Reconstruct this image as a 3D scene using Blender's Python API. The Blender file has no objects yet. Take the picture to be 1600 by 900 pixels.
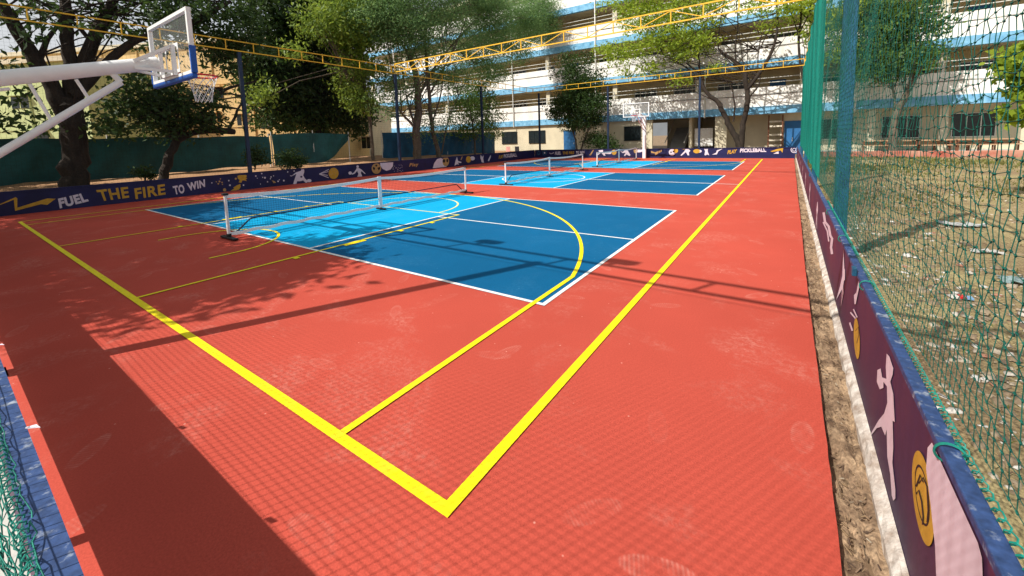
import bpy, bmesh, math, random
import numpy as np
from mathutils import Vector, Matrix
random.seed(7); RNG = np.random.default_rng(11)
scene = bpy.context.scene
COL = scene.collection

# ------------------------------------------------------------------ camera
CAM = np.array([1.25548, -1.21756, 1.75789])
YAW, PITCH, ROLL, FPX = 0.604809, -0.0997257, -0.0306153, 630.483
PPX, PPY = 796.8, 279.257                       # principal point in a 1600x900 frame
def basis():
    cy, sy, cp, sp = math.cos(YAW), math.sin(YAW), math.cos(PITCH), math.sin(PITCH)
    f = np.array([-sy*cp, cy*cp, sp]); r = np.array([cy, sy, 0.]); u = np.cross(r, f)
    c, s = math.cos(ROLL), math.sin(ROLL)
    return r*c+u*s, u*c-r*s, f
CR, CU, CF = basis()
cam = bpy.data.cameras.new('camera'); cam_o = bpy.data.objects.new('camera', cam); COL.objects.link(cam_o)
cam.sensor_fit = 'HORIZONTAL'; cam.sensor_width = 36.0; cam.lens = 36.0*FPX/1600
cam.shift_x = (800-PPX)/1600; cam.shift_y = -(450-PPY)/1600
cam.clip_start = 0.01; cam.clip_end = 3000
m = Matrix.Identity(4)
for i in range(3):
    m[i][0], m[i][1], m[i][2], m[i][3] = CR[i], CU[i], -CF[i], CAM[i]
cam_o.matrix_world = m
scene.camera = cam_o

# ------------------------------------------------------------------ sky, sun, exposure
SUN = Vector((-0.42, -0.84, 1.0)).normalized()          # towards the sun
w = bpy.data.worlds.new('World'); scene.world = w; w.use_nodes = True
nt = w.node_tree; bg = nt.nodes['Background']; sky = nt.nodes.new('ShaderNodeTexSky')
sky.sky_type = 'NISHITA'; sky.sun_disc = False
sky.sun_elevation = math.asin(SUN.z); sky.sun_rotation = math.atan2(SUN.x, SUN.y) % (2*math.pi)
sky.air_density = 1.0; sky.dust_density = 4.0; sky.ozone_density = 1.0
# thin bright cloud veil over the blue
tc = nt.nodes.new('ShaderNodeTexCoord'); cn = nt.nodes.new('ShaderNodeTexNoise'); cn.inputs['Scale'].default_value = 2.2; cn.inputs['Detail'].default_value = 7
nt.links.new(tc.outputs['Generated'], cn.inputs['Vector'])
cm = nt.nodes.new('ShaderNodeMapRange'); cm.inputs['From Min'].default_value = .35; cm.inputs['From Max'].default_value = .6; cm.inputs['To Min'].default_value = .25; cm.inputs['To Max'].default_value = .95
nt.links.new(cn.outputs['Fac'], cm.inputs[0])
cx_ = nt.nodes.new('ShaderNodeMix'); cx_.data_type = 'RGBA'; cx_.inputs[7].default_value = (6.6, 6.8, 7.0, 1)
nt.links.new(cm.outputs[0], cx_.inputs['Factor']); nt.links.new(sky.outputs[0], cx_.inputs[6])
nt.links.new(cx_.outputs[2], bg.inputs[0]); bg.inputs[1].default_value = 0.078
sl = bpy.data.lights.new('sun', 'SUN'); sl.energy = 4.6; sl.angle = math.radians(0.5); sl.color = (1.0, 0.95, 0.87)
so = bpy.data.objects.new('sun', sl); COL.objects.link(so)
so.rotation_euler = (-SUN).to_track_quat('-Z', 'Y').to_euler(); so.location = (0, 0, 40)
scene.view_settings.view_transform = 'Standard'; scene.view_settings.look = 'None'
scene.view_settings.gamma = 1.0; scene.view_settings.exposure = 0.47
scene.view_settings.use_curve_mapping = False
scene.cycles.max_bounces = 6; scene.cycles.transparent_max_bounces = 8

# ------------------------------------------------------------------ pixel helpers (1600x900 photo)
def ray(x, y): return CF + CR*(x-PPX)/FPX + CU*(PPY-y)/FPX
def on_x(x, y, X): d = ray(x, y); return CAM + d*(X-CAM[0])/d[0]
def on_y(x, y, Y): d = ray(x, y); return CAM + d*(Y-CAM[1])/d[1]
def on_z(x, y, Z=0.): d = ray(x, y); return CAM + d*(Z-CAM[2])/d[2]
def depth(p): return float((np.array(p)-CAM) @ CF)

# ------------------------------------------------------------------ materials
MATS = {}
def mat(name, col, rough=0.6, var=0.12, scale=3.0, bump=0.0, bscale=40.0, col2=None, metal=0.0, spec=0.35,
        stretch=(1, 1, 1), contrast=(0.35, 0.65), fine=0.0, fscale=60.0):
    if name in MATS: return MATS[name]
    M = bpy.data.materials.new(name); M.use_nodes = True; t = M.node_tree; N = t.nodes; L = t.links
    b = N['Principled BSDF']; b.inputs['Roughness'].default_value = rough; b.inputs['Metallic'].default_value = metal
    b.inputs['Specular IOR Level'].default_value = spec
    geo = N.new('ShaderNodeNewGeometry'); mp = N.new('ShaderNodeMapping'); mp.inputs['Scale'].default_value = stretch
    L.new(geo.outputs['Position'], mp.inputs[0])
    n = N.new('ShaderNodeTexNoise'); n.inputs['Scale'].default_value = scale; n.inputs['Detail'].default_value = 6
    n.inputs['Roughness'].default_value = 0.62
    L.new(mp.outputs[0], n.inputs['Vector'])
    cr = N.new('ShaderNodeValToRGB'); e = cr.color_ramp.elements
    e[0].position, e[1].position = contrast
    c2 = col2 if col2 else tuple(min(1, c*(1+var)) for c in col)
    c1 = col if col2 else tuple(c*(1-var) for c in col)
    e[0].color = (*c1, 1); e[1].color = (*c2, 1)
    L.new(n.outputs['Fac'], cr.inputs[0])
    out = cr.outputs[0]
    if fine:
        n3 = N.new('ShaderNodeTexNoise'); n3.inputs['Scale'].default_value = fscale; n3.inputs['Detail'].default_value = 3
        L.new(geo.outputs['Position'], n3.inputs['Vector'])
        mr = N.new('ShaderNodeMapRange'); mr.inputs['To Min'].default_value = 1-fine; mr.inputs['To Max'].default_value = 1+fine
        mr.inputs['From Min'].default_value = .3; mr.inputs['From Max'].default_value = .7
        L.new(n3.outputs['Fac'], mr.inputs[0])
        mx = N.new('ShaderNodeVectorMath'); mx.operation = 'SCALE'
        L.new(out, mx.inputs[0]); L.new(mr.outputs[0], mx.inputs['Scale']); out = mx.outputs[0]
    L.new(out, b.inputs['Base Color'])
    if bump:
        n2 = N.new('ShaderNodeTexNoise'); n2.inputs['Scale'].default_value = bscale; n2.inputs['Detail'].default_value = 5
        L.new(geo.outputs['Position'], n2.inputs['Vector'])
        bp = N.new('ShaderNodeBump'); bp.inputs['Strength'].default_value = bump; bp.inputs['Distance'].default_value = 0.02
        L.new(n2.outputs['Fac'], bp.inputs['Height']); L.new(bp.outputs[0], b.inputs['Normal'])
    MATS[name] = M; return M

def court_mat(name, col, dust, amount=0.5):
    """painted acrylic: colour, broad mottling, dusty smudges and small pale scuffs"""
    M = bpy.data.materials.new(name); M.use_nodes = True; t = M.node_tree; N = t.nodes; L = t.links
    b = N['Principled BSDF']; b.inputs['Roughness'].default_value = 0.85; b.inputs['Specular IOR Level'].default_value = 0.08
    geo = N.new('ShaderNodeNewGeometry')
    def noise(sc, det, vec=None, rg=.6, dist=0):
        n = N.new('ShaderNodeTexNoise'); n.inputs['Scale'].default_value = sc; n.inputs['Detail'].default_value = det
        n.inputs['Roughness'].default_value = rg; n.inputs['Distortion'].default_value = dist
        L.new(vec or geo.outputs['Position'], n.inputs['Vector']); return n.outputs['Fac']
    def ramp(x, a, c, lo=0., hi=1.):
        r = N.new('ShaderNodeMapRange'); r.inputs['From Min'].default_value = a; r.inputs['From Max'].default_value = c
        r.inputs['To Min'].default_value = lo; r.inputs['To Max'].default_value = hi
        L.new(x, r.inputs[0]); return r.outputs[0]
    def mul(a, c):
        r = N.new('ShaderNodeMath'); r.operation = 'MULTIPLY'; L.new(a, r.inputs[0]); L.new(c, r.inputs[1]); return r.outputs[0]
    def mix(fac, a, c):
        r = N.new('ShaderNodeMix'); r.data_type = 'RGBA'
        L.new(fac, r.inputs['Factor'])
        for s, v in ((6, a), (7, c)):
            if isinstance(v, tuple): r.inputs[s].default_value = (*v, 1)
            else: L.new(v, r.inputs[s])
        return r.outputs[2]
    c0 = mix(ramp(noise(.5, 4), .3, .7), tuple(x*.88 for x in col), tuple(x*1.1 for x in col))
    c0 = mix(ramp(noise(90, 2), .3, .7, 0, .75), c0, tuple(x*.72 for x in col))
    sm = mul(ramp(noise(1.3, 5, dist=.6), .52, .75), ramp(noise(22, 8, rg=.8), .45, .68))
    c1 = mix(mul(sm, ramp(noise(.3, 2), .2, .6, amount*.3, amount*.7)), c0, dust)
    def vmath(op, a_, b_):
        r = N.new('ShaderNodeVectorMath'); r.operation = op
        for k, v in ((0, a_), (1, b_)):
            if isinstance(v, tuple): r.inputs[k].default_value = v
            else: L.new(v, r.inputs[k])
        return r.outputs[0]
    def shoe(scale, off):
        """dusty shoe prints: one randomly turned sole per Voronoi cell, with tread bars"""
        v = vmath('MULTIPLY', vmath('ADD', geo.outputs['Position'], off), (scale, scale, 0))
        vo = N.new('ShaderNodeTexVoronoi'); vo.voronoi_dimensions = '2D'; vo.inputs['Scale'].default_value = 1; vo.inputs['Randomness'].default_value = .8
        L.new(v, vo.inputs['Vector'])
        d = vmath('SUBTRACT', v, vo.outputs['Position'])
        sc = N.new('ShaderNodeSeparateColor'); L.new(vo.outputs['Color'], sc.inputs[0])
        ang = ramp(sc.outputs[0], 0, 1, 0, 6.283)
        vr = N.new('ShaderNodeVectorRotate'); vr.rotation_type = 'Z_AXIS'; L.new(d, vr.inputs['Vector']); L.new(ang, vr.inputs['Angle'])
        sx = N.new('ShaderNodeSeparateXYZ'); L.new(vr.outputs[0], sx.inputs[0])
        ln = N.new('ShaderNodeVectorMath'); ln.operation = 'LENGTH'
        L.new(vmath('DIVIDE', vr.outputs[0], (.155*scale, .058*scale, 1)), ln.inputs[0])
        inside = ramp(ln.outputs['Value'], 1.05, .9); edge = ramp(ln.outputs['Value'], .55, .95, .35, 1)
        wv = N.new('ShaderNodeMath'); wv.operation = 'SINE'; mm_ = N.new('ShaderNodeMath'); mm_.operation = 'MULTIPLY'; mm_.inputs[1].default_value = 330/scale
        L.new(sx.outputs[0], mm_.inputs[0]); L.new(mm_.outputs[0], wv.inputs[0])
        tread = ramp(wv.outputs[0], -.4, .6, .35, 1)
        sel = ramp(sc.outputs[1], .45, .75)
        return mul(mul(mul(inside, edge), mul(tread, sel)), ramp(noise(9, 4), .38, .6, .1, 1))
    def vmax(a_, b_):
        r = N.new('ShaderNodeMath'); r.operation = 'MAXIMUM'; L.new(a_, r.inputs[0]); L.new(b_, r.inputs[1]); return r.outputs[0]
    sp = vmax(shoe(1.25, (0, 0, 0)), shoe(.9, (3.3, 7.1, 0)))
    mr_ = N.new('ShaderNodeMath'); mr_.operation = 'MULTIPLY'; mr_.inputs[1].default_value = .30*amount; L.new(sp, mr_.inputs[0]); spot = mr_.outputs[0]
    c2 = mix(spot, c1, dust)
    vs = N.new('ShaderNodeTexVoronoi'); vs.inputs['Scale'].default_value = 5.5; vs.inputs['Randomness'].default_value = 1
    L.new(geo.outputs['Position'], vs.inputs['Vector'])
    c3 = mix(ramp(vs.outputs['Distance'], .045, .02, 0, .55), c2, tuple(min(1, x*1.15) for x in dust))
    L.new(c3, b.inputs['Base Color'])
    bp = N.new('ShaderNodeBump'); bp.inputs['Strength'].default_value = .25; bp.inputs['Distance'].default_value = .004
    L.new(noise(140, 3), bp.inputs['Height']); L.new(bp.outputs[0], b.inputs['Normal'])
    MATS[name] = M; return M

def leaf_mat(name, dark, light, trans=0.35):
    M = bpy.data.materials.new(name); M.use_nodes = True; t = M.node_tree; N = t.nodes; L = t.links
    N.remove(N['Principled BSDF']); o = N['Material Output']
    at = N.new('ShaderNodeAttribute'); at.attribute_name = 'shade'
    mx = N.new('ShaderNodeMix'); mx.data_type = 'RGBA'; L.new(at.outputs['Fac'], mx.inputs['Factor'])
    mx.inputs[6].default_value = (*dark, 1); mx.inputs[7].default_value = (*light, 1)
    d = N.new('ShaderNodeBsdfPrincipled'); d.inputs['Roughness'].default_value = .5; d.inputs['Specular IOR Level'].default_value = .3
    tr = N.new('ShaderNodeBsdfTranslucent')
    L.new(mx.outputs[2], d.inputs['Base Color'])
    hs = N.new('ShaderNodeHueSaturation'); hs.inputs['Value'].default_value = 1.5; hs.inputs['Hue'].default_value = .485
    L.new(mx.outputs[2], hs.inputs['Color']); L.new(hs.outputs[0], tr.inputs[0])
    ms = N.new('ShaderNodeMixShader'); ms.inputs[0].default_value = trans
    L.new(d.outputs[0], ms.inputs[1]); L.new(tr.outputs[0], ms.inputs[2]); L.new(ms.outputs[0], o.inputs[0])
    MATS[name] = M; return M

def attr_mat(name, ramp, rough=.8):
    M = bpy.data.materials.new(name); M.use_nodes = True; t = M.node_tree; N = t.nodes; L = t.links
    b = N['Principled BSDF']; b.inputs['Roughness'].default_value = rough
    at = N.new('ShaderNodeAttribute'); at.attribute_name = 'shade'
    cr = N.new('ShaderNodeValToRGB'); cr.color_ramp.interpolation = 'CONSTANT'
    els = cr.color_ramp.elements
    for i, (p, c) in enumerate(ramp):
        e = els[i] if i < 2 else els.new(p)
        e.position = p; e.color = (*c, 1)
    L.new(at.outputs['Fac'], cr.inputs[0]); L.new(cr.outputs[0], b.inputs['Base Color'])
    MATS[name] = M; return M

def glass_mat(name, col=(.9, .95, .95), alpha=.12):
    M = bpy.data.materials.new(name); M.use_nodes = True; N = M.node_tree.nodes; L = M.node_tree.links
    b = N['Principled BSDF']; b.inputs['Base Color'].default_value = (*col, 1); b.inputs['Roughness'].default_value = .05
    tr = N.new('ShaderNodeBsdfTransparent'); mx = N.new('ShaderNodeMixShader'); mx.inputs[0].default_value = alpha
    L.new(tr.outputs[0], mx.inputs[1]); L.new(b.outputs[0], mx.inputs[2]); L.new(mx.outputs[0], N['Material Output'].inputs[0])
    MATS[name] = M; return M

RED = court_mat('red_court', (.50, .080, .054), (.66, .36, .29), .95)
BLUE = court_mat('blue_court', (.004, .108, .25), (.10, .27, .42), .5)
LBLUE = court_mat('light_blue_court', (.004, .345, .64), (.20, .58, .80), .5)
YELLOW = mat('yellow_line', (.80, .66, .0), .7, 0, 5, col2=(.70, .52, .02), contrast=(.52, .75), fine=.1, fscale=70)
WHITEL = mat('white_line', (.76, .76, .74), .7, 0, 5, col2=(.60, .57, .54), contrast=(.5, .75), fine=.1, fscale=70)
WHITEP = mat('white_paint', (.78, .78, .77), .35, .04, 6, spec=.5)
NAVY = mat('navy_board', (.007, .011, .068), .55, .25, 1.5, fine=.15)
NAVYBOUNCE = mat('navy_board_red_bounce', (.036, .016, .060), .55, 0, 1.6, col2=(.092, .025, .060), fine=.12, stretch=(1, 1, .5))  # navy board; red bounce from the court and sun painted in as purple
RAILB = mat('blue_rail', (.026, .056, .155), .6, 0, 16, col2=(.24, .27, .33), contrast=(.57, .68), fine=.3, fscale=45)
STEEL = mat('navy_steel', (.008, .022, .055), .45, .2, 3)
STEELB = mat('blue_steel', (.012, .085, .16), .5, .25, 5, fine=.15)
TRUSSM = mat('yellow_truss', (.78, .45, .03), .5, .1, 4)
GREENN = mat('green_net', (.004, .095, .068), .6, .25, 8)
GREENLIT = mat('green_net_far_lit', (.004, .20, .15), .6, .2, 8)  # same green net, lightened: sunlight on the far stretch put into the colour
TEALN = mat('teal_cord', (.008, .21, .16), .55, .3, 8)
BLACK = mat('black_plastic', (.012, .012, .014), .5, .2, 5)
DNET = mat('dark_net', (.015, .017, .02), .7, .1, 5)
GOLD = mat('gold_paint', (.50, .30, .03), .6, .12, 8)
TAN = mat('tan_paint', (.42, .27, .10), .6, .12, 8)
MURALW = mat('mural_white', (.62, .60, .68), .6, .06, 6)
MURALP = mat('mural_lilac', (.66, .54, .60), .6, .06, 6)
INK = mat('mural_ink', (.012, .012, .014), .6, .1, 6)
REDP = mat('red_paint', (.55, .02, .02), .4, .1, 6)
BLUEP = mat('blue_pad', (.012, .085, .38), .5, .08, 6)
GLASS = glass_mat('backboard_glass', alpha=.05)

# ------------------------------------------------------------------ mesh helpers
def origin(p):
    v = Vector((0, 0, 0))
    while p is not None: v += p.location; p = p.parent
    return v
class MB:
    def __init__(s): s.v = []; s.f = []
    def add(s, vs, fs):
        k = len(s.v); s.v += [tuple(map(float, q)) for q in vs]; s.f += [tuple(i+k for i in f) for f in fs]; return s
    def box(s, lo, hi, rot=None, c=None):
        x0, y0, z0 = lo; x1, y1, z1 = hi
        vs = [Vector(q) for q in ((x0,y0,z0),(x1,y0,z0),(x1,y1,z0),(x0,y1,z0),(x0,y0,z1),(x1,y0,z1),(x1,y1,z1),(x0,y1,z1))]
        if rot is not None:
            cc = Vector(c) if c is not None else sum(vs, Vector())/8
            vs = [rot @ (q-cc)+cc for q in vs]
        return s.add(vs, [(0,3,2,1),(4,5,6,7),(0,1,5,4),(1,2,6,5),(2,3,7,6),(3,0,4,7)])
    def tube(s, pts, rs, n=8, cap=True):
        pts = [Vector(p) for p in pts]
        if not hasattr(rs, '__len__'): rs = [rs]*len(pts)
        k = len(s.v); ref = None
        for i, p in enumerate(pts):
            d = (pts[min(i+1, len(pts)-1)]-pts[max(i-1, 0)]).normalized()
            if ref is None: ref = Vector((0, 0, 1)) if abs(d.z) < .9 else Vector((1, 0, 0))
            a = d.cross(ref).normalized(); b = a.cross(d); ref = b
            for j in range(n):
                t = 2*math.pi*j/n; q = p+(a*math.cos(t)+b*math.sin(t))*rs[i]; s.v.append(tuple(q))
        for i in range(len(pts)-1):
            for j in range(n):
                j2 = (j+1) % n
                s.f.append((k+i*n+j, k+i*n+j2, k+(i+1)*n+j2, k+(i+1)*n+j))
        if cap:
            s.f.append(tuple(k+j for j in range(n))[::-1]); s.f.append(tuple(k+(len(pts)-1)*n+j for j in range(n)))
        return s
    def bar(s, p0, p1, wd, ht):
        """rectangular bar between two points"""
        p0, p1 = Vector(p0), Vector(p1); d = (p1-p0).normalized()
        up = Vector((0, 0, 1)) if abs(d.z) < .9 else Vector((0, 1, 0))
        a = d.cross(up).normalized()*wd/2; b = a.cross(d).normalized()*ht/2
        vs = [p+sa*a+sb*b for p in (p0, p1) for sa, sb in ((-1,-1),(1,-1),(1,1),(-1,1))]
        return s.add(vs, [(0,3,2,1),(4,5,6,7),(0,1,5,4),(1,2,6,5),(2,3,7,6),(3,0,4,7)])
    def build(s, name, material, parent=None, smooth=False, bevel=0):
        o = origin(parent)
        me = bpy.data.meshes.new(name); me.from_pydata([tuple(Vector(q)-o) for q in s.v], [], s.f)
        me.update()
        if smooth:
            me.polygons.foreach_set('use_smooth', [True]*len(me.polygons))
            try: me.set_sharp_from_angle(angle=math.radians(40))
            except Exception: pass
        ob = bpy.data.objects.new(name, me); COL.objects.link(ob); ob.parent = parent
        if material: me.materials.append(material)
        if bevel:
            bv = ob.modifiers.new('bevel', 'BEVEL'); bv.width = bevel; bv.segments = 2; bv.limit_method = 'ANGLE'
        return ob
def tag(o, label, cat, group=None, kind=None):
    if label: o['label'] = label
    if cat: o['category'] = cat
    if group: o['group'] = group
    if kind: o['kind'] = kind
    return o
def thing(name, label, cat, loc, group=None):
    o = bpy.data.objects.new(name, None); COL.objects.link(o); o.location = loc; o.empty_display_size = .1
    return tag(o, label, cat, group)
def dup(root, loc, label, group=None):
    r = root.copy(); COL.objects.link(r); r.location = loc; r['label'] = label
    if group: r['group'] = group
    for ch in root.children:
        c = ch.copy(); COL.objects.link(c); c.parent = r
        for g in ch.children:
            d = g.copy(); COL.objects.link(d); d.parent = c
    return r
def np_mesh(name, V, F, material, parent=None, shade=None, kind=None, smooth=False):
    """V (n,3) world coordinates, F (m,k) faces"""
    V = np.asarray(V, np.float32) - np.array(origin(parent), np.float32); F = np.asarray(F, np.int32)
    me = bpy.data.meshes.new(name); k = F.shape[1]
    me.vertices.add(len(V)); me.vertices.foreach_set('co', V.ravel())
    me.loops.add(F.size); me.loops.foreach_set('vertex_index', F.ravel())
    me.polygons.add(len(F)); me.polygons.foreach_set('loop_start', np.arange(0, F.size, k, dtype=np.int32))
    me.polygons.foreach_set('loop_total', np.full(len(F), k, np.int32))
    if smooth: me.polygons.foreach_set('use_smooth', np.ones(len(F), bool))
    me.update(calc_edges=True)
    if shade is not None:
        a = me.attributes.new('shade', 'FLOAT', 'FACE'); a.data.foreach_set('value', np.asarray(shade, np.float32))
    me.materials.append(material)
    ob = bpy.data.objects.new(name, me); COL.objects.link(ob); ob.parent = parent
    if kind: ob['kind'] = kind
    return ob
def seg_geo(S, r):
    """S (n,2,3) segments -> triangular prisms"""
    S = np.asarray(S, float); d = S[:, 1]-S[:, 0]; L = np.linalg.norm(d, axis=1, keepdims=True); d = d/np.maximum(L, 1e-9)
    up = np.where(np.abs(d[:, 2:3]) < .8, np.array([[0, 0, 1.]]), np.array([[1., 0, 0]]))
    a = np.cross(d, up); a /= np.linalg.norm(a, axis=1, keepdims=True); b = np.cross(a, d)
    r = np.broadcast_to(np.asarray(r, float).reshape(-1, 1), (len(S), 1))
    V = np.empty((len(S), 6, 3))
    for j in range(3):
        t = 2*math.pi*j/3+.5; o = (a*math.cos(t)+b*math.sin(t))*r
        V[:, j] = S[:, 0]+o; V[:, 3+j] = S[:, 1]+o
    base = np.arange(len(S))[:, None, None]*6
    F = base+np.array([[0,1,4,3],[1,2,5,4],[2,0,3,5]])[None]
    return V.reshape(-1, 3), F.reshape(-1, 4)
def grid_segs(P):
    """P (a,b,3) grid -> segments along both directions"""
    return np.concatenate([np.stack([P[:-1], P[1:]], 2).reshape(-1, 2, 3), np.stack([P[:, :-1], P[:, 1:]], 2).reshape(-1, 2, 3)])

# ------------------------------------------------------------------ the setting: ground, court, bank
DIRT = mat('earth', (.15, .095, .055), .95, 0, .9, col2=(.26, .185, .11), bump=.6, bscale=9, fine=.25, fscale=22)
FIELD = mat('dry_field', (.20, .135, .072), .95, 0, .55, col2=(.31, .255, .12), bump=1.0, bscale=22, fine=.5, fscale=42)
SAND = mat('sand_bank', (.36, .20, .10), .95, .2, 1.2, bump=.5, bscale=8, fine=.15)
CONC = mat('pale_concrete', (.42, .41, .38), .9, .12, 2.0, bump=.2, bscale=30, fine=.1)
g = MB(); n = 400
g.add([(-n, -n, -.07), (n, -n, -.07), (n, n, -.07), (-n, n, -.07)], [(0, 1, 2, 3)])
g.build('ground', DIRT)['kind'] = 'structure'
# the rough field right of the court: a gently lumpy sheet
gx = np.linspace(1.86, 60, 120)**1.0; gy = np.linspace(-6, 31.2, 150)
gx = 1.86+(np.linspace(0, 1, 120)**1.8)*60
X, Y = np.meshgrid(gx, gy, indexing='ij')
Z = -.045+.018*np.sin(X*3.1+Y*1.7)*np.sin(Y*2.3-X)+.02*np.sin(X*.8+1)*np.sin(Y*.6)+.012*RNG.standard_normal(X.shape)*np.minimum(1, (X-1.86)*2)
Z = np.maximum(Z, -.064)
idx = np.arange(X.size).reshape(X.shape)
F = np.stack([idx[:-1, :-1], idx[1:, :-1], idx[1:, 1:], idx[:-1, 1:]], -1).reshape(-1, 4)
np_mesh('field', np.stack([X, Y, Z], -1).reshape(-1, 3), F, FIELD, smooth=True)['kind'] = 'structure'
# raised sandy ground behind the left board
gx = np.array([-17.16, -17.5, -18.2, -19, -20, -21, -24, -28, -45]); gz = np.array([.36, .42, .5, .56, .66, .7, .72, .6, .4])
gy = np.linspace(-12, 34, 90); X, Y = np.meshgrid(gx, gy, indexing='ij')
Z = gz[:, None]+.05*np.sin(Y*1.3)*np.sin(X*1.1)+.02*RNG.standard_normal(X.shape)
Z -= np.clip((Y-20)/10, 0, 1)*.25
idx = np.arange(X.size).reshape(X.shape)
F = np.stack([idx[:-1, :-1], idx[:-1, 1:], idx[1:, 1:], idx[1:, :-1]], -1).reshape(-1, 4)
np_mesh('sand_bank', np.stack([X, Y, Z], -1).reshape(-1, 3), F, SAND, smooth=True)['kind'] = 'structure'
g = MB().box((-30, -8, -.066), (8, -1.13, -.03)).build('path', CONC); g['kind'] = 'structure'
# gutter of cracked soil between court edge and right board
GUT = mat('gutter_soil', (.14, .085, .05), .95, 0, 7, col2=(.36, .245, .15), contrast=(.38, .6), bump=1.0, bscale=26, fine=.35, fscale=50)
gx = np.linspace(1.47, 1.655, 16); gy = np.linspace(-1.1, 29.2, 500); X, Y = np.meshgrid(gx, gy, indexing='ij')
Z = -.05+.012*RNG.standard_normal(X.shape)+.014*np.sin(Y*9+X*30)*np.sin(Y*3.1); Z[0] = -.055
idx = np.arange(X.size).reshape(X.shape)
F = np.stack([idx[:-1, :-1], idx[1:, :-1], idx[1:, 1:], idx[:-1, 1:]], -1).reshape(-1, 4)
np_mesh('gutter', np.stack([X, Y, Z], -1).reshape(-1, 3), F, GUT, smooth=True)['kind'] = 'structure'

# court slab, with a slightly ragged right edge
mb = MB(); ys = np.linspace(-1.09, 29.2, 260)
top = [(1.483+.0022*random.uniform(-1, 1)+.004*math.sin(y*.9)+.09*(max(0, y-4)/25), y) for y in ys]
vs = [(-17.02, -1.09, 0), *[(x, y, 0) for x, y in top], (-17.02, 29.2, 0)]
k = len(vs); vs += [(x, y, -.062) for x, y, z in vs]
mb.add(vs, [tuple(range(k))]+[(i, i+k, (i+1) % k+k, (i+1) % k) for i in range(k)])
court = mb.build('court_floor', RED); court['kind'] = 'structure'

def sheet(name, polys, z, m):
    b = MB()
    for p in polys: b.add([(x, y, z) for x, y in p], [tuple(range(len(p)))])
    return b.build(name, m, court)
def rect(x0, y0, x1, y1): return [(x0, y0), (x1, y0), (x1, y1), (x0, y1)]
def arc_polys(cx, cy, r, a0, a1, wd, n=48):
    out = []
    for i in range(n):
        t0 = a0+(a1-a0)*i/n; t1 = a0+(a1-a0)*(i+1)/n
        out.append([(cx+q*math.cos(t), cy+q*math.sin(t)) for q, t in ((r-wd, t0), (r, t0), (r, t1), (r-wd, t1))])
    return out
CX = -7.5; XR, XL = CX+6.705, CX-6.705; KIT = 2.134; LW = .05
for Y0 in (2.31, 10.98, 19.65):
    Y1 = Y0+6.1
    sheet('court_panel', [rect(XL, Y0, XR, Y1)], .0025, BLUE)
    sheet('kitchen_panel', [rect(CX-KIT, Y0, CX+KIT, Y1)], .0045, LBLUE)
    zz = .0062
    sheet('court_line', [rect(XL, Y0, XR, Y0+LW)], zz, WHITEL); sheet('court_line', [rect(XL, Y1-LW, XR, Y1)], zz, WHITEL)
    sheet('court_line', [rect(XL, Y0+LW, XL+LW, Y1-LW)], zz, WHITEL); sheet('court_line', [rect(XR-LW, Y0+LW, XR, Y1-LW)], zz, WHITEL)
    for s in (-1, 1):
        xk = CX+s*KIT
        sheet('court_line', [rect(min(xk, xk-s*LW), Y0+LW, max(xk, xk-s*LW), Y1-LW)], zz, WHITEL)
        xo = XR-LW if s > 0 else XL+LW
        yc = (Y0+Y1)/2+.04
        sheet('court_line', [rect(min(xo, xk), yc-.022, max(xo, xk), yc+.022)], zz, WHITEL)
L = 28.0; yw = .066; zz = .0078
sheet('court_line', [rect(-15, 0, 0, yw)], zz, YELLOW); sheet('court_line', [rect(-15, L-yw, 0, L)], zz, YELLOW)
sheet('court_line', [rect(-yw, yw, 0, L-yw)], zz, YELLOW); sheet('court_line', [rect(-15, yw, -15+yw, L-yw)], zz, YELLOW)
sheet('court_line', [rect(-15+yw, L/2-.025, -yw, L/2+.025)], zz, WHITEL)
sheet('court_line', arc_polys(CX, L/2, 1.8, 0, 2*math.pi, .05, 72), zz+.001, WHITEL)
FTY = mat('pale_yellow_line', (.66, .66, .28), .7, .05, 4, fine=.06)
for e in (0, 1):
    fy = (lambda y: y) if e == 0 else (lambda y: L-y)
    def sh(polys, m=YELLOW, dz=0): return sheet('court_line', [[(x, fy(y)) for x, y in (p if e == 0 else p[::-1])] for p in polys], zz+.0008+dz*.6, m)
    R3 = 6.8; cy3 = 1.62; a = math.acos((7.5-.9)/R3); ye = cy3+R3*math.sin(a)
    for s in (-1, 1):
        x3 = CX+s*6.6
        sh([rect(min(x3, x3-s*.055), yw, max(x3, x3-s*.055), ye)])
        xl = CX+s*2.45
        sh([rect(min(xl, xl-s*.05), yw, max(xl, xl-s*.05), 5.8)])
        for yt, ln in ((1.88, .08), (2.75, .42), (3.95, .08), (4.8, .08)):
            sh([rect(min(xl, xl+s*.1), yt, max(xl, xl+s*.1), yt+ln)], YELLOW, .001)
        sh([rect(min(CX+s*1.25, CX+s*1.2), 1.2, max(CX+s*1.25, CX+s*1.2), 1.5)])
    sh(arc_polys(CX, cy3, R3, a, math.pi-a, .055, 80), YELLOW, .0005)
    sh([rect(CX-2.4, 5.75, CX+2.4, 5.8)], FTY)
    sh(arc_polys(CX, 5.8, 1.8, 0, math.pi, .05), FTY, .001)
    sh(arc_polys(CX, 1.5, 1.25, 0, math.pi, .05), YELLOW, .0007)

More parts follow.
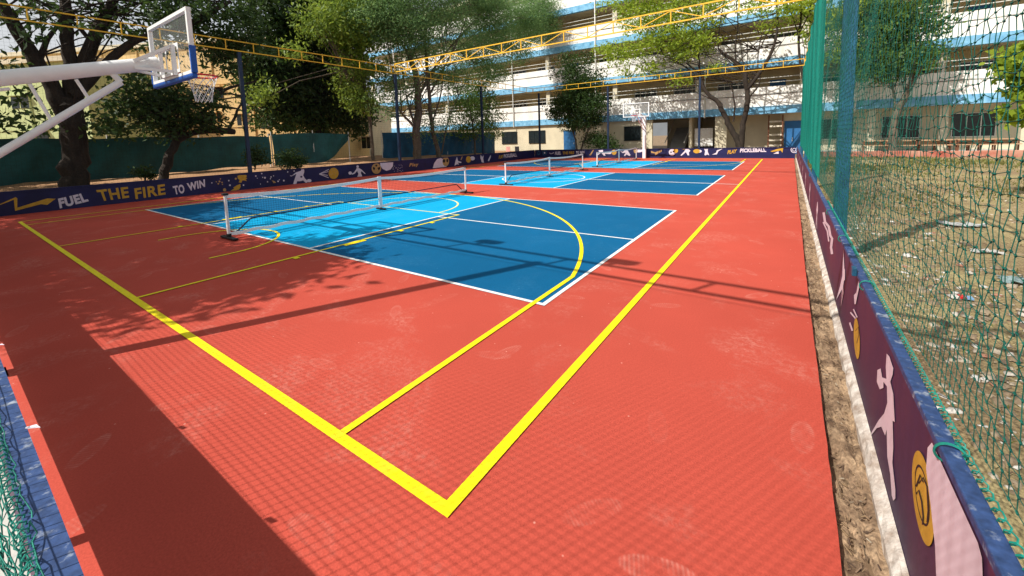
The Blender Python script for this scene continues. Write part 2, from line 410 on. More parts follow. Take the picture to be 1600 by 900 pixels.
# ------------------------------------------------------------------ painted boards round the court
def plane_pt(px, py, plane):
    ax, v = plane; p = on_x(px, py, v) if ax == 'x' else on_y(px, py, v); return p
class Mural:
    """flat painted marks, traced as outlines, a few millimetres proud of a board"""
    def __init__(s, board, plane, org=(0, 0), sc=1.0): s.b = board; s.plane = plane; s.org = org; s.sc = sc; s.n = 0
    def P(s, q):
        ax, v = s.plane; lift = .0006*(s.n % 16)
        v2 = v+lift*(1 if (ax == 'x' and v < 0) else -1)
        return plane_pt(s.org[0]+q[0]/s.sc, s.org[1]+q[1]/s.sc, (ax, v2))
    def clampz(s, p): return (p[0], p[1], min(max(p[2], s.b['zlo']), s.b['zhi']))
    def poly(s, pts, m, name='motif'):
        s.n += 1
        b = MB(); b.add([s.clampz(s.P(q)) for q in pts], [tuple(range(len(pts)))]); return b.build(name, m, s.b['obj'])
    def ell(s, c, rx, ry, m, name='motif', ax=None, n=28):
        vx, vy = ((rx, 0), (0, ry)) if ax is None else ax
        return s.poly([(c[0]+vx[0]*math.cos(t)+vy[0]*math.sin(t), c[1]+vx[1]*math.cos(t)+vy[1]*math.sin(t))
                       for t in [2*math.pi*i/n for i in range(n)]], m, name)
    def ring(s, c, rx, ry, wd, m, ax=None, n=32, name='motif'):
        s.n += 1
        vx, vy = ((rx, 0), (0, ry)) if ax is None else ax
        b = MB(); vs = []
        for i in range(n):
            t = 2*math.pi*i/n
            for k in (1, 1-wd): vs.append(s.clampz(s.P((c[0]+k*(vx[0]*math.cos(t)+vy[0]*math.sin(t)), c[1]+k*(vx[1]*math.cos(t)+vy[1]*math.sin(t))))))
        b.add(vs, [(2*i, 2*i+1, (2*i+3) % (2*n), (2*i+2) % (2*n)) for i in range(n)]); return b.build(name, m, s.b['obj'])
    def stroke(s, pts, wd, m, name='motif'):
        s.n += 1; b = MB(); vs = []
        for i, p in enumerate(pts):
            a = pts[max(0, i-1)]; c = pts[min(len(pts)-1, i+1)]; dx, dy = c[0]-a[0], c[1]-a[1]; l = math.hypot(dx, dy) or 1
            nx, ny = -dy/l*wd/2, dx/l*wd/2; vs += [s.clampz(s.P((p[0]+nx, p[1]+ny))), s.clampz(s.P((p[0]-nx, p[1]-ny)))]
        b.add(vs, [(2*i, 2*i+1, 2*i+3, 2*i+2) for i in range(len(pts)-1)]); return b.build(name, m, s.b['obj'])
    def text(s, txt, bl, br, tl, tr, m, bold=.03, name='lettering'):
        s.n += 1
        cu = bpy.data.curves.new('t', 'FONT'); cu.body = txt; cu.offset = bold; cu.resolution_u = 3; cu.space_character = 1.08
        to = bpy.data.objects.new('t', cu); COL.objects.link(to)
        me = bpy.data.meshes.new_from_object(to.evaluated_get(bpy.context.evaluated_depsgraph_get()))
        V = np.array([v.co[:] for v in me.vertices]); Fs = [tuple(p.vertices) for p in me.polygons]
        bpy.data.objects.remove(to); bpy.data.curves.remove(cu); bpy.data.meshes.remove(me)
        lo, hi = V.min(0), V.max(0)
        b = MB(); vs = []
        for x, y, _ in V:
            u = (x-lo[0])/(hi[0]-lo[0]); v = (y-lo[1])/(hi[1]-lo[1])
            q = [(bl[i]*(1-u)+br[i]*u)*(1-v)+(tl[i]*(1-u)+tr[i]*u)*v for i in (0, 1)]
            vs.append(s.clampz(s.P(q)))
        b.add(vs, Fs); return b.build(name, m, s.b['obj'])

# left board
lb = thing('painted_board', 'long navy board with FUEL THE FIRE TO WIN lettering in front of tree trunks', 'board', (-17.05, 14, 0), 'painted boards round the court')
edges = [-1.1, 2.8, 6.44, 10.4, 14.3, 18.2, 22.1, 25.7, 29.12]
for a, b_ in zip(edges[:-1], edges[1:]):
    MB().box((-17.04, a+.002, -.02), (-17.0, b_-.002, .645)).build('panel', NAVY, lb)
MB().box((-17.07, -1.1, .647), (-16.985, 29.1, .69)).build('top_rail', NAVY, lb)
LB = dict(obj=lb, zlo=.01, zhi=.64)
PL = ('x', -16.994)
M1 = Mural(LB, PL, (0, 270), 10)
M1.poly([(0,488),(245,380),(270,400),(270,545),(740,400),(870,405),(740,500),(640,490),(235,595),(215,420),(0,503)], GOLD)
M1.text('FUEL', (935,560),(1390,445),(905,405),(1320,310), MURALW, .05)
M1 = Mural(LB, PL, (0, 180), 4)
M1.text('THE', (628,538),(808,515),(600,468),(800,447), GOLD, .03)
M1.text('FIRE', (848,525),(1035,495),(838,458),(1030,430), GOLD, .03)
M1.text('TO', (1092,497),(1156,487),(1078,444),(1148,430), MURALW, .04)
M1.text('WIN', (1180,475),(1282,448),(1166,426),(1280,400), MURALW, .04)
M2 = Mural(LB, PL, (320, 250), 10)
M2.poly([(510,250),(540,236),(640,234),(660,250),(640,270),(665,285),(640,300),(655,330),(620,320),(590,315),(570,355),(530,350),(545,312),(515,290)], GOLD)
M2.poly([(555,375),(560,420),(540,460),(480,480),(400,478),(460,450),(445,430),(500,395)], GOLD)
for c, r_, mm in (((310,466),26,TAN),((484,292),16,TAN),((392,394),14,MURALW),((230,335),15,TAN),((270,350),12,TAN),((212,370),14,TAN),((245,295),10,TAN),
                  ((375,322),11,MURALW),((605,393),12,MURALW),((180,340),9,TAN),((275,380),10,TAN),((110,358),9,MURALW),((890,212),11,MURALW),((797,250),12,MURALW),
                  ((940,278),15,MURALW),((905,272),9,MURALW),((1035,265),11,MURALW),((1025,293),9,MURALW),((980,340),10,MURALW),((1145,333),13,MURALW),
                  ((1165,308),8,MURALW),((1235,322),14,MURALW),((1075,248),8,MURALW),((1395,172),10,MURALW),((1295,186),10,MURALW),((820,285),7,MURALW),((870,375),7,MURALW)):
    M2.ell(c, r_, r_, mm, 'paint_spot', n=10)
M2.poly([(1045,315),(1090,330),(1115,355),(1075,360)], TAN, 'paint_spot')
M3 = Mural(LB, PL, (440, 240), 8)
M3.poly([(100,272),(120,285),(150,270),(185,252),(160,330),(145,382),(185,382),(195,345),(235,345),(270,335),(300,365),(318,365),(330,345),(290,310),(270,272),(285,225),(240,215),(180,235),(130,275)], MURALW, 'player_figure')
M3.ell((263,210), 20, 22, MURALW); M3.ell((345,338), 28, 20, MURALW); M3.ell((247,290), 14, 12, NAVY)
for q in ((590,198),(585,225),(578,272),(588,303)): M3.stroke([(470,255), q], 7, MURALW)
M3.ell((650,247), 62, 70, GOLD, 'ball')
for c in ((625,215),(655,205),(680,225),(640,245),(672,258),(615,262),(648,285),(680,285)): M3.ell(c, 7, 8, TAN, n=8)
M3.ell((950,163), 15, 17, MURALW); M3.ell((857,243), 21, 20, MURALW)
M3.poly([(935,185),(965,180),(1000,200),(1050,250),(1040,255),(1000,220),(990,240),(1008,285),(945,290),(960,255),(945,215),(915,250),(885,262),(870,255),(905,235),(930,200)], MURALW, 'player_figure')
M3.poly([(1230,108),(1395,108),(1390,160),(1360,200),(1310,215),(1260,190),(1235,150)], MURALW)
M3.ell((1185,187), 60, 66, TAN, 'ball')
M3.poly([(1140,165),(1172,178),(1160,208),(1140,195)], INK); M3.poly([(1232,165),(1198,178),(1210,208),(1232,195)], INK); M3.ell((1184,150), 14, 13, INK, n=10)
for i in range(26): M3.ell((1380+random.random()*135, 130+random.random()*95), 3.5, 3.5, MURALW, 'paint_spot', n=6)
M4 = Mural(LB, PL, (620, 230), 8.889)
M4.text('Play', (168,285),(300,272),(185,222),(300,215), TAN, .03)
M4.poly([(500,292),(520,220),(560,165),(610,150),(660,170),(690,220),(690,272)], MURALW)
M4.ell((680,198), 46, 66, TAN, 'ball'); M4.ell((655,190), 18, 26, INK); M4.ell((702,185), 13, 24, INK)
M4.poly([(835,125),(850,190),(900,205),(890,220),(850,215),(865,245),(840,235),(800,258),(815,190)], MURALW, 'player_figure')
M4.poly([(905,125),(915,130),(900,175),(885,178)], TAN)
M4.ell((1050,155), 34, 28, MURALW); M4.ell((995,170), 35, 46, GOLD, 'ball')
M4.poly([(1165,105),(1185,140),(1205,110),(1200,160),(1210,215),(1180,210),(1160,150)], MURALW, 'player_figure')
M4.poly([(1310,105),(1300,150),(1280,195),(1265,185),(1285,140)], MURALW, 'player_figure')
M4.ell((415,135), 35, 20, REDP); 
M5 = Mural(LB, PL, (760, 225), 10)
M5.text('PLAY', (190,232),(262,222),(200,178),(268,166), GOLD, .03)
M5.text('PICKLEBALL', (272,218),(480,196),(272,160),(470,140), MURALW, .04)

# far board
fb = thing('painted_board', 'navy board with PLAY PICKLEBALL lettering below the white and blue building', 'board', (-8, 29.2, 0), 'painted boards round the court')
edges = [-17.04, -13.6, -10.4, -7.0, -3.9, -1.0, 1.62]
for a, b_ in zip(edges[:-1], edges[1:]):
    MB().box((a+.002, 29.2, -.05), (b_-.002, 29.24, .645)).build('panel', NAVY, fb)
MB().box((-16.98, 29.17, .647), (1.62, 29.26, .69)).build('top_rail', NAVY, fb)
FB = dict(obj=fb, zlo=.03, zhi=.64); PF = ('y', 29.193)
M5 = Mural(FB, PF, (760, 225), 10)
M5.poly([(545,130),(565,140),(600,205),(585,212)], TAN); M5.poly([(675,165),(720,135),(760,120),(755,180),(735,150),(690,170)], TAN)
M5.ring((820,140), 24, 30, .3, STEELB); M5.ring((910,138), 38, 36, .25, STEELB); M5.ell((910,138), 12, 12, MURALW)
M5.stroke([(985,140),(1010,155),(1055,135)], 9, MURALW)
M5.text('FUEL', (1070,172),(1165,166),(1075,122),(1165,114), MURALW, .05)
M5.text('THE FIRE', (1190,164),(1370,157),(1190,119),(1370,113), GOLD, .04)
M5.text('TO WIN', (1400,154),(1530,147),(1400,112),(1530,105), MURALW, .05)
M6 = Mural(FB, PF, (900, 225), 8.889)
M6.poly([(235,60),(250,70),(205,160),(185,155)], TAN)
M6.poly([(310,90),(375,70),(375,110),(480,110),(520,60),(510,100),(480,140),(400,135),(410,165),(385,160),(350,120),(310,150),(290,150),(330,115)], MURALW, 'player_figure')
M6.ell((528,115), 35, 36, GOLD, 'ball')
M6.poly([(610,100),(650,110),(690,65),(715,65),(725,100),(755,150),(750,168),(700,145),(680,168),(665,160),(690,120),(650,125)], MURALW, 'player_figure')
M6.ell((870,82), 66, 34, MURALW); M6.ell((828,95), 27, 34, TAN, 'ball')
M6.poly([(1040,95),(1100,115),(1190,80),(1190,105),(1150,125),(1100,160),(1095,130),(1045,125)], TAN)
M6.ell((1335,115), 46, 46, MURALW, 'ball'); M6.ell((1385,92), 33, 33, GOLD, 'ball'); M6.ell((1320,115), 10, 12, INK); M6.ell((1352,105), 10, 12, INK)
M7 = Mural(FB, PF, (1060, 220), 8)
M7.poly([(110,70),(125,90),(150,125),(130,145),(135,182),(115,180),(95,140),(40,186),(25,182),(75,130),(90,85)], MURALW, 'player_figure')
M7.poly([(30,78),(90,80),(70,110)], GOLD); M7.ell((262,130), 30, 18, MURALW); M7.ell((228,130), 42, 26, GOLD, 'ball')
M7.poly([(320,85),(345,105),(370,80),(365,130),(385,182),(360,170),(340,182),(325,178),(335,130)], MURALW, 'player_figure')
M7.poly([(400,85),(450,75),(430,95)], MURALW); M7.poly([(480,120),(550,75),(555,95),(500,130),(480,170),(420,172),(470,150)], MURALW)
M7.text('PLAY', (612,168),(722,153),(620,118),(735,106), GOLD, .05)
M7.text('PICKLEBALL', (768,146),(1100,139),(775,96),(1085,92), MURALW, .05)
M7.poly([(1150,130),(1230,104),(1310,90),(1300,150),(1280,120),(1230,130),(1170,140)], GOLD); M7.poly([(1185,162),(1250,130),(1255,162)], MURALW); M7.poly([(1140,80),(1220,68),(1200,84)], MURALW)
M7.ring((1448,112), 45, 40, .22, MURALW); M7.ring((1448,112), 24, 22, .3, MURALW)

# right board
BH = .74
rb = thing('painted_board', 'purple board with painted-in court bounce, basketball and player silhouettes under the green net', 'board', (1.74, 14, 0), 'painted boards round the court')
def rbx(y): return 1.715+.006*max(0, y-4)      # the line bows out slightly
edges = [-1.1, 2.45, 5.9, 9.9, 14.3, 18.2, 22.1, 25.7, 29.2]
for a, b_ in zip(edges[:-1], edges[1:]):
    b = MB(); xa, xb = 1.715, 1.715
    b.box((1.695, a+.002, -.06), (1.725, b_-.002, BH-.038)); b.build('panel', NAVYBOUNCE, rb)
b = MB(); b.box((1.684, -1.1, BH-.034), (1.732, 29.2, BH))
b.build('top_rail', RAILB, rb, bevel=.006)
b = MB()
prof = [(1.646, -.062), (1.651, -.012), (1.674, .018), (1.693, .03), (1.693, -.062)]
ys = np.linspace(-1.1, 29.2, 300); vs = []
for y in ys:
    for i, (px, pz) in enumerate(prof): vs.append((px+(random.uniform(-.008, .006) if i in (1, 2) else 0), y, pz+(random.uniform(-.012, .006) if i in (1, 2) else 0)))
k = len(prof); b.add(vs, [(i*k+j, i*k+(j+1) % k, (i+1)*k+(j+1) % k, (i+1)*k+j) for i in range(len(ys)-1) for j in range(k)])
CURB = mat('chipped_white', (.27, .19, .14), .85, 0, 9, col2=(.62, .56, .50), contrast=(.32, .6), bump=.5, bscale=30)
b.build('base_curb', CURB, rb)
for y in (2.45, 9.9):
    MB().box((1.655, y-.03, BH-.025), (1.682, y+.03, BH+.035)).build('bracket', STEELB, rb, bevel=.004)
RB = dict(obj=rb, zlo=.034, zhi=BH-.05); PR = ('x', 1.692)
R1 = Mural(RB, PR, (1300, 480), 2.143)
R1.poly([(183,155),(192,165),(205,205),(203,225),(195,250),(205,290),(210,385),(203,380),(205,470),(202,520),(212,610),(212,640),(205,648),(200,630),(195,560),(185,500),(183,410),(178,430),(165,400),(150,405),(130,450),(132,420),(155,380),(175,355),(185,320),(184,265),(172,250),(172,270),(160,275),(150,250),(152,210),(163,205),(168,235),(182,240),(180,200)], MURALP, 'player_figure')
R1.ell((305,640), 0, 0, GOLD, 'ball', ax=((33, 4), (17, 160)), n=48)
R1.ring((302,630), 0, 0, .09, INK, ax=((22, 2), (12, 104)), n=40)
R1.stroke([(290,590),(305,570),(318,600),(322,680),(318,720)], 5, INK); R1.stroke([(281,625),(290,612),(300,650),(305,700),(303,728)], 5, INK); R1.stroke([(281,600),(295,560),(305,585)], 5, INK)
R1.poly([(335,447),(345,465),(385,540),(430,620),(465,710),(490,770),(502,840),(508,990),(352,990),(345,800),(330,660),(315,540),(320,470)], MURALP)
R2 = Mural(RB, PR, (1260, 270), 4.286)
R2.stroke([(115,265),(125,330),(150,360),(160,420),(172,440),(165,500),(172,545)], 16, MURALP); R2.stroke([(112,330),(140,390),(150,460)], 9, MURALP)
R2.poly([(248,510),(254,640),(258,650),(258,720),(252,720),(246,760),(250,800),(230,900),(238,780),(200,850),(225,760),(240,690)], MURALP, 'player_figure')
R2.poly([(350,700),(355,760),(340,830),(330,880),(322,880),(318,820),(335,800)], MURALP, 'player_figure')
R3_ = Mural(RB, PR, (1240, 330), 3.103)
R3_.ell((306,617), 0, 0, GOLD, 'ball', ax=((14, 2), (4, 100)), n=32); R3_.stroke([(300,580),(314,560),(316,600),(306,640)], 2.5, INK)
R3_.stroke([(275,490),(300,520)], 7, MURALP); R3_.stroke([(290,475),(308,515)], 6, MURALP); R3_.stroke([(272,540),(285,580)], 8, MURALP)
for i in range(7):   # smaller silhouettes far along the board
    yy = 7.2+i*2.9; b = MB()
    b.add([(1.692, yy+d[0]*1.3, .32+d[1]*.9) for d in ((-.1,-.25),(0,.0),(-.12,.12),(.0,.25),(.1,.22),(.2,.05),(.1,-.02),(.18,-.25),(.1,-.24),(.03,-.08),(-.03,-.25))], [tuple(range(11))]); b.build('player_figure', MURALP, rb)

# near board (its back edge just under the camera); daylight comes through a gap under it
nb = thing('painted_board', 'low board with a worn blue top rail and loose green netting hanging on it', 'board', (-8, -1.13, 0), 'painted boards round the court')
MB().box((-17, -1.145, .215), (1.68, -1.115, BH-.045)).build('panel', NAVYBOUNCE, nb)
b = MB(); b.box((-17, -1.160, BH-.043), (1.68, -1.097, BH))
b.build('top_rail', RAILB, nb)
for x in (-1.42, -3.9, -7.1, -10.4, -13.6, -16.7, 1.5): MB().box((x-.03, -1.145, -.06), (x+.03, -1.115, .213)).build('foot', STEEL, nb)

# ------------------------------------------------------------------ posts and yellow trusses
GP = 'steel posts carrying the trusses'
def post(x, y, label, m=STEEL, h=5.55, s=.065):
    t = thing('steel_post', label, 'post', (x, y, -.06), GP)
    MB().box((x-s, y-s, -.06), (x+s, y+s, h)).build('shaft', m, t, bevel=.008)
    MB().box((x-.12, y-.12, -.06), (x+.12, y+.12, .0)).build('base_plate', m, t)
    return t
post(-17.17, 6.44, 'navy steel post behind the gold paint splash on the left board')
post(-17.17, 14.35, 'navy steel post where the cross truss meets the side truss')
post(-17.17, 22.1, 'navy steel post before the blue tarpaulin beside a leafy young tree')
post(-16.6, 29.36, 'navy steel post at the corner of the navy boards by cream wall windows')
post(-10.4, 29.36, 'navy steel post behind the far board beside a dense dark tree')
post(-3.85, 29.36, 'navy steel post before the dark staircase hall')
post(1.88, 5.93, 'blue steel post behind the green net next to the rubble', STEELB, 5.55, .075)
post(1.95, 14.3, 'blue steel post swallowed by green net under the cross truss', STEELB, 5.55, .07)
post(1.95, 22.1, 'blue steel post inside the dense far green netting', STEELB, 5.55, .07)
post(1.95, 29.36, 'blue steel post at the far corner of the green net', STEELB, 5.55, .07)
post(-3.92, -1.12, 'steel post on the near board casting a long thin shadow over the red court')
post(-10.4, -1.12, 'steel post on the near board under the shade trees')
def truss(p0, p1, zb, zt, n, label, diag, wd=.038, r=.022):
    p0, p1 = Vector((*p0, 0)), Vector((*p1, 0)); mid = (p0+p1)/2
    t = thing('roof_truss', label, 'truss', (mid.x, mid.y, zb), 'yellow trusses over the court')
    at = lambda u, z: p0.lerp(p1, u)+Vector((0, 0, z))
    MB().bar(at(0, zt), at(1, zt), wd, wd).build('chord', TRUSSM, t); MB().bar(at(0, zb), at(1, zb), wd, wd).build('chord', TRUSSM, t)
    for i in range(n+1): MB().bar(at(i/n, zb+wd/2), at(i/n, zt-wd/2), wd*.8, wd*.8).build('web_bar', TRUSSM, t)
    if diag:
        for i in range(n):
            a, c = (zb, zt) if i % 2 else (zt, zb)
            a += wd*.5 if a == zb else -wd*.5; c += wd*.5 if c == zb else -wd*.5
            MB().bar(at(i/n, a), at((i+1)/n, c), wd*.6, wd*.6).build('web_bar', TRUSSM, t)
    return t
truss((-17.17, -1.1), (-17.17, 29.3), 5.60, 5.98, 30, 'yellow ladder truss running along the left board above the tree trunks', False)
truss((-17.1, 14.3), (1.9, 14.3), 5.66, 6.10, 18, 'yellow zigzag truss crossing over the middle of the court', True, .044)
truss((-17.1, 29.36), (1.9, 29.36), 5.60, 5.98, 18, 'yellow ladder truss at the far end before the building', False, .036)
truss((-17.1, -1.12), (1.9, -1.12), 5.50, 5.98, 10, 'yellow truss over the near board casting twin shadow lines on the court', False, .05)
truss((1.93, -1.1), (1.93, 29.3), 5.60, 5.98, 24, 'yellow ladder truss above the green net', False)

# floodlights clamped on the near truss (out of sight; their shadows fall on the blue court)
for x, lb_ in ((-5.55, 'floodlight on the near truss whose shadow lies inside the blue court'), (-3.25, 'floodlight on the near truss whose shadow touches the white court edge')):
    t = thing('floodlight', lb_, 'floodlight', (x, -1.12, 6.01), 'floodlights on the near truss')
    MB().box((x-.2, -1.2, 6.12), (x+.2, -1.06, 6.42), Matrix.Rotation(.5, 3, 'X')).build('housing', STEEL, t, bevel=.01)
    MB().box((x-.03, -1.15, 6.007), (x+.03, -1.09, 6.2)).build('bracket', STEEL, t)

# ------------------------------------------------------------------ nets
# green net on the right: knotted 5 cm mesh, wobbly where it is close
def right_net():
    t = thing('safety_net', 'tall green knotted net hanging above the purple board', 'net', (1.82, 10, BH))
    c = .05; ys = np.arange(-1.1, 9.0, c); zs = np.arange(BH+.01, 5.5, c)
    Y, Z = np.meshgrid(ys, zs, indexing='ij')
    wob = np.zeros_like(Y)
    for k in range(9):
        a, b_, ph = RNG.uniform(.5, 5), RNG.uniform(.5, 5), RNG.uniform(0, 6); wob += np.sin(a*Y+b_*Z+ph)/9
    wob2 = np.zeros_like(Y)
    for k in range(9):
        a, b_, ph = RNG.uniform(.5, 6), RNG.uniform(.5, 4), RNG.uniform(0, 6); wob2 += np.sin(a*Y-b_*Z+ph)/9
    fix = np.clip((Z-BH)/.3, 0, 1)
    P = np.stack([1.775+.05*wob*fix+.004*RNG.standard_normal(Y.shape)*fix,
                  Y+fix*(.022*wob2+.005*RNG.standard_normal(Y.shape)), Z+fix*(.03*wob+.022*wob2+.006*RNG.standard_normal(Y.shape))], -1)
    V, F = seg_geo(grid_segs(P), .0014); np_mesh('netting', V, F, GREENN, t, kind='stuff')
    k = P[:160].reshape(-1, 3)    # knots where the net is near
    S = np.stack([k-np.array([.0, .005, .002]), k+np.array([.0, .005, .002])], 1); V, F = seg_geo(S, .0036); np_mesh('knots', V, F, GREENN, t, kind='stuff')
    S = []
    ys = np.arange(9.0, 29.3, .05)
    xo = lambda y: 1.785+.006*max(0, y-9)
    for y in ys: S.append([(xo(y)+.01*math.sin(y*3), y, BH+.01), (xo(y)+.03*math.sin(y*2), y+.05*math.sin(y*1.3), 5.5)])
    for z in zs[::2]:
        yy = np.linspace(9.0, 29.3, 12)
        for a, b_ in zip(yy[:-1], yy[1:]): S.append([(xo(a), a, z+.03*math.sin(a*2+z)), (xo(b_), b_, z+.03*math.sin(b_*2+z))])
    V, F = seg_geo(S, .0032); np_mesh('netting', V, F, GREENLIT, t, kind='stuff')
    b = MB(); b.tube([(1.775, -1.1, 5.5), (1.78, 9, 5.5), (1.92, 29.3, 5.5)], .008, 6).build('head_rope', TEALN, t)
    # lacing that winds round the rail
    pts = [(1.738+.010*math.cos(a*2.2), -1.05+a*.0125, BH+.006+.011*math.sin(a*2.2)) for a in np.arange(0, 560, .55)]
    b = MB().tube(pts, .0024, 5).build('lacing_rope', TEALN, t)
    for y in (.52, 2.2, 3.6, 5.1):
        pts = [(1.709+.036*math.cos(a), y+.004*a, BH-.02+.036*math.sin(a)) for a in np.linspace(0, 7.5, 26)]
        MB().tube(pts, .004, 5).build('cord_tie', TEALN, t)
    # gathered edge where the net is bunched on the far post
    S = []
    for i in range(60):
        a = random.random()*6.28; r_ = .05*random.random(); x, y = 1.9+r_*math.cos(a), 29.0+r_*math.sin(a)
        S.append([(x, y, BH), (x+random.uniform(-.04, .04), y+random.uniform(-.05, .05), 5.5)])
    V, F = seg_geo(S, .006); np_mesh('gathered_edge', V, F, GREENLIT, t, kind='stuff')
right_net()
def near_net():
    t = thing('safety_net', 'green net behind the blue rail whose mesh shadow falls on red court', 'net', (-8, -1.25, BH))
    c = .05; xs = np.arange(-16.9, 1.75, c); zs = np.arange(BH+.06, 5.5, c)
    S = []
    for x in xs: S.append([(x, -1.262, zs[0]), (x+.02*math.sin(x*2), -1.27, 5.5)])
    for z in zs:
        xx = np.linspace(-16.9, 1.75, 24)
        for a, b_ in zip(xx[:-1], xx[1:]): S.append([(a, -1.263, z+.01*math.sin(a*3+z)), (b_, -1.263, z+.01*math.sin(b_*3+z))])
    V, F = seg_geo(S, .0018); np_mesh('netting', V, F, GREENN, t, kind='stuff')
    # the loose lower part drapes over the outer edge of the rail
    xs = np.arange(-5.2, 1.2, .045); us = np.arange(0, 1.001, 1/15)
    Xg, U = np.meshgrid(xs, us, indexing='ij')
    Yg = -1.150-.055*np.minimum(1, U*2.2)-.02*np.sin(Xg*7+U*3)*U-.015*np.sin(Xg*17)*U
    Zg = BH+.015+.02*np.sin(U*math.pi)-U*.32+.02*np.sin(Xg*5)*U
    P = np.stack([Xg+.02*np.sin(U*9+Xg*4)+.006*RNG.standard_normal(Xg.shape), Yg+.004*RNG.standard_normal(Xg.shape), Zg+.006*RNG.standard_normal(Xg.shape)], -1)
    V, F = seg_geo(grid_segs(P), .0017); np_mesh('loose_netting', V, F, mat('loose_net_cord', (.005, .16, .12), .6, .4, 12), t, kind='stuff')
    pts = [(-5.2+a*.0135, -1.168+.014*math.cos(a*2.3), BH+.004+.016*math.sin(a*2.3)) for a in np.arange(0, 480, .55)]
    MB().tube(pts, .0024, 5).build('lacing_rope', TEALN, t)
    MB().tube([(-16.9, -1.262, 5.5), (1.75, -1.262, 5.5)], .008, 6).build('head_rope', TEALN, t)
    for x in (-1.05, -2.2):
        b = MB(); b.add([(x, -1.10, BH+.004), (x+.05, -1.105, BH+.02), (x+.07, -1.07, BH+.012), (x+.015, -1.075, BH+.006)], [(0, 1, 2, 3)]); b.build('cable_tie', MURALW, t)
near_net()
def left_net():
    t = thing('safety_net', 'thin dark mesh net hanging between the navy posts before yellow building', 'net', (-17.17, 14, .7))
    S = []
    for y in np.arange(-1.1, 29.3, .1): S.append([(-17.19, y, .7), (-17.19+.02*math.sin(y), y+.02*math.sin(y*2), 5.6)])
    for z in np.arange(.72, 5.6, .1):
        yy = np.linspace(-1.1, 29.3, 10)
        for a, b_ in zip(yy[:-1], yy[1:]): S.append([(-17.19, a, z), (-17.19, b_, z)])
    V, F = seg_geo(S, .0016); np_mesh('netting', V, F, DNET, t, kind='stuff')
left_net()

# ------------------------------------------------------------------ pickleball nets
def make_pickle_net(y0, yc, y1, label):
    t = thing('pickleball_net', label, 'net', (CX, yc, 0), 'portable pickleball nets')
    H = .86
    def sagz(y):
        a, b_ = (y0, yc) if y <= yc else (yc, y1); u = (y-a)/(b_-a); return H-.055*4*u*(1-u)*(1.0)
    for y, s in ((y0, -1), (y1, 1)):
        p = MB().tube([(CX, y, .04), (CX, y, H)], [.030, .026], 12).build('post', WHITEP, t, True)
        MB().box((CX-.05, y-.045, H-.012), (CX+.05, y+.045, H+.03)).build('cap', BLACK, p, bevel=.01)
        f_ = MB().box((CX-.30, y-.045, .012), (CX+.30, y+.045, .05)).build('foot', BLACK, t, bevel=.012)
        MB().tube([(CX, y, .04), (CX, y, .11)], .042, 10).build('socket', BLACK, f_, True)
        yi = y-s*.42
        MB().tube([(CX-.03, y-s*.02, .08), (CX-.03, y-s*.12, .09), (CX-.03, yi+s*.05, .30), (CX-.03, yi, .33), (CX-.03, yi-s*.1, .335)], .016, 8).build('brace', STEEL, t, True)
    MB().tube([(CX-.03, y0+.52, .335), (CX-.03, yc, .335), (CX-.03, y1-.52, .335)], .014, 8).build('frame_bar', STEEL, t, True)
    p = MB().box((CX-.012, yc-.05, .05), (CX+.012, yc+.05, H+.012)).build('centre_post', WHITEP, t)
    MB().box((CX-.17, yc-.04, .012), (CX+.17, yc+.04, .045)).build('foot', BLACK, t, bevel=.01)
    b = MB(); ys = np.linspace(y0+.02, y1-.02, 60); vs = []
    for y in ys:
        z = sagz(y)
        vs += [(CX-.022, y, z-.066), (CX+.022, y, z-.066), (CX+.012, y, z), (CX-.012, y, z)]
    b.add(vs, [(i*4+j, i*4+(j+1) % 4, i*4+4+(j+1) % 4, i*4+4+j) for i in range(59) for j in range(4)]); b.build('top_tape', WHITEP, t)
    b = MB(); vs = []
    for y in ys:
        z = .075+.012*math.sin(y*11); vs += [(CX-.026, y, z), (CX+.026, y, z), (CX+.010, y, z+.055), (CX-.010, y, z+.055)]
    b.add(vs, [(i*4+j, i*4+(j+1) % 4, i*4+4+(j+1) % 4, i*4+4+j) for i in range(59) for j in range(4)]); b.build('bottom_tape', WHITEP, t)
    c = .048; S = []
    for y in np.arange(y0+.04, y1-.03, c): S.append([(CX, y, .11), (CX, y, sagz(y)-.05)])
    for k in range(15):
        yy = np.linspace(y0+.03, y1-.03, 24)
        for a, b_ in zip(yy[:-1], yy[1:]):
            S.append([(CX, a, .13+(sagz(a)-.19)*k/14), (CX, b_, .13+(sagz(b_)-.19)*k/14)])
    V, F = seg_geo(S, .0021); np_mesh('netting', V, F, DNET, t, kind='stuff')
    return t
make_pickle_net(1.95, 5.46, 8.86, 'pickleball net on the court under the hoop with the blue padded backboard')
make_pickle_net(11.17, 14.6, 18.12, 'pickleball net on the middle court over the white centre circle')
make_pickle_net(20.05, 23.6, 27.1, 'pickleball net on the court in front of the clear far backboard')

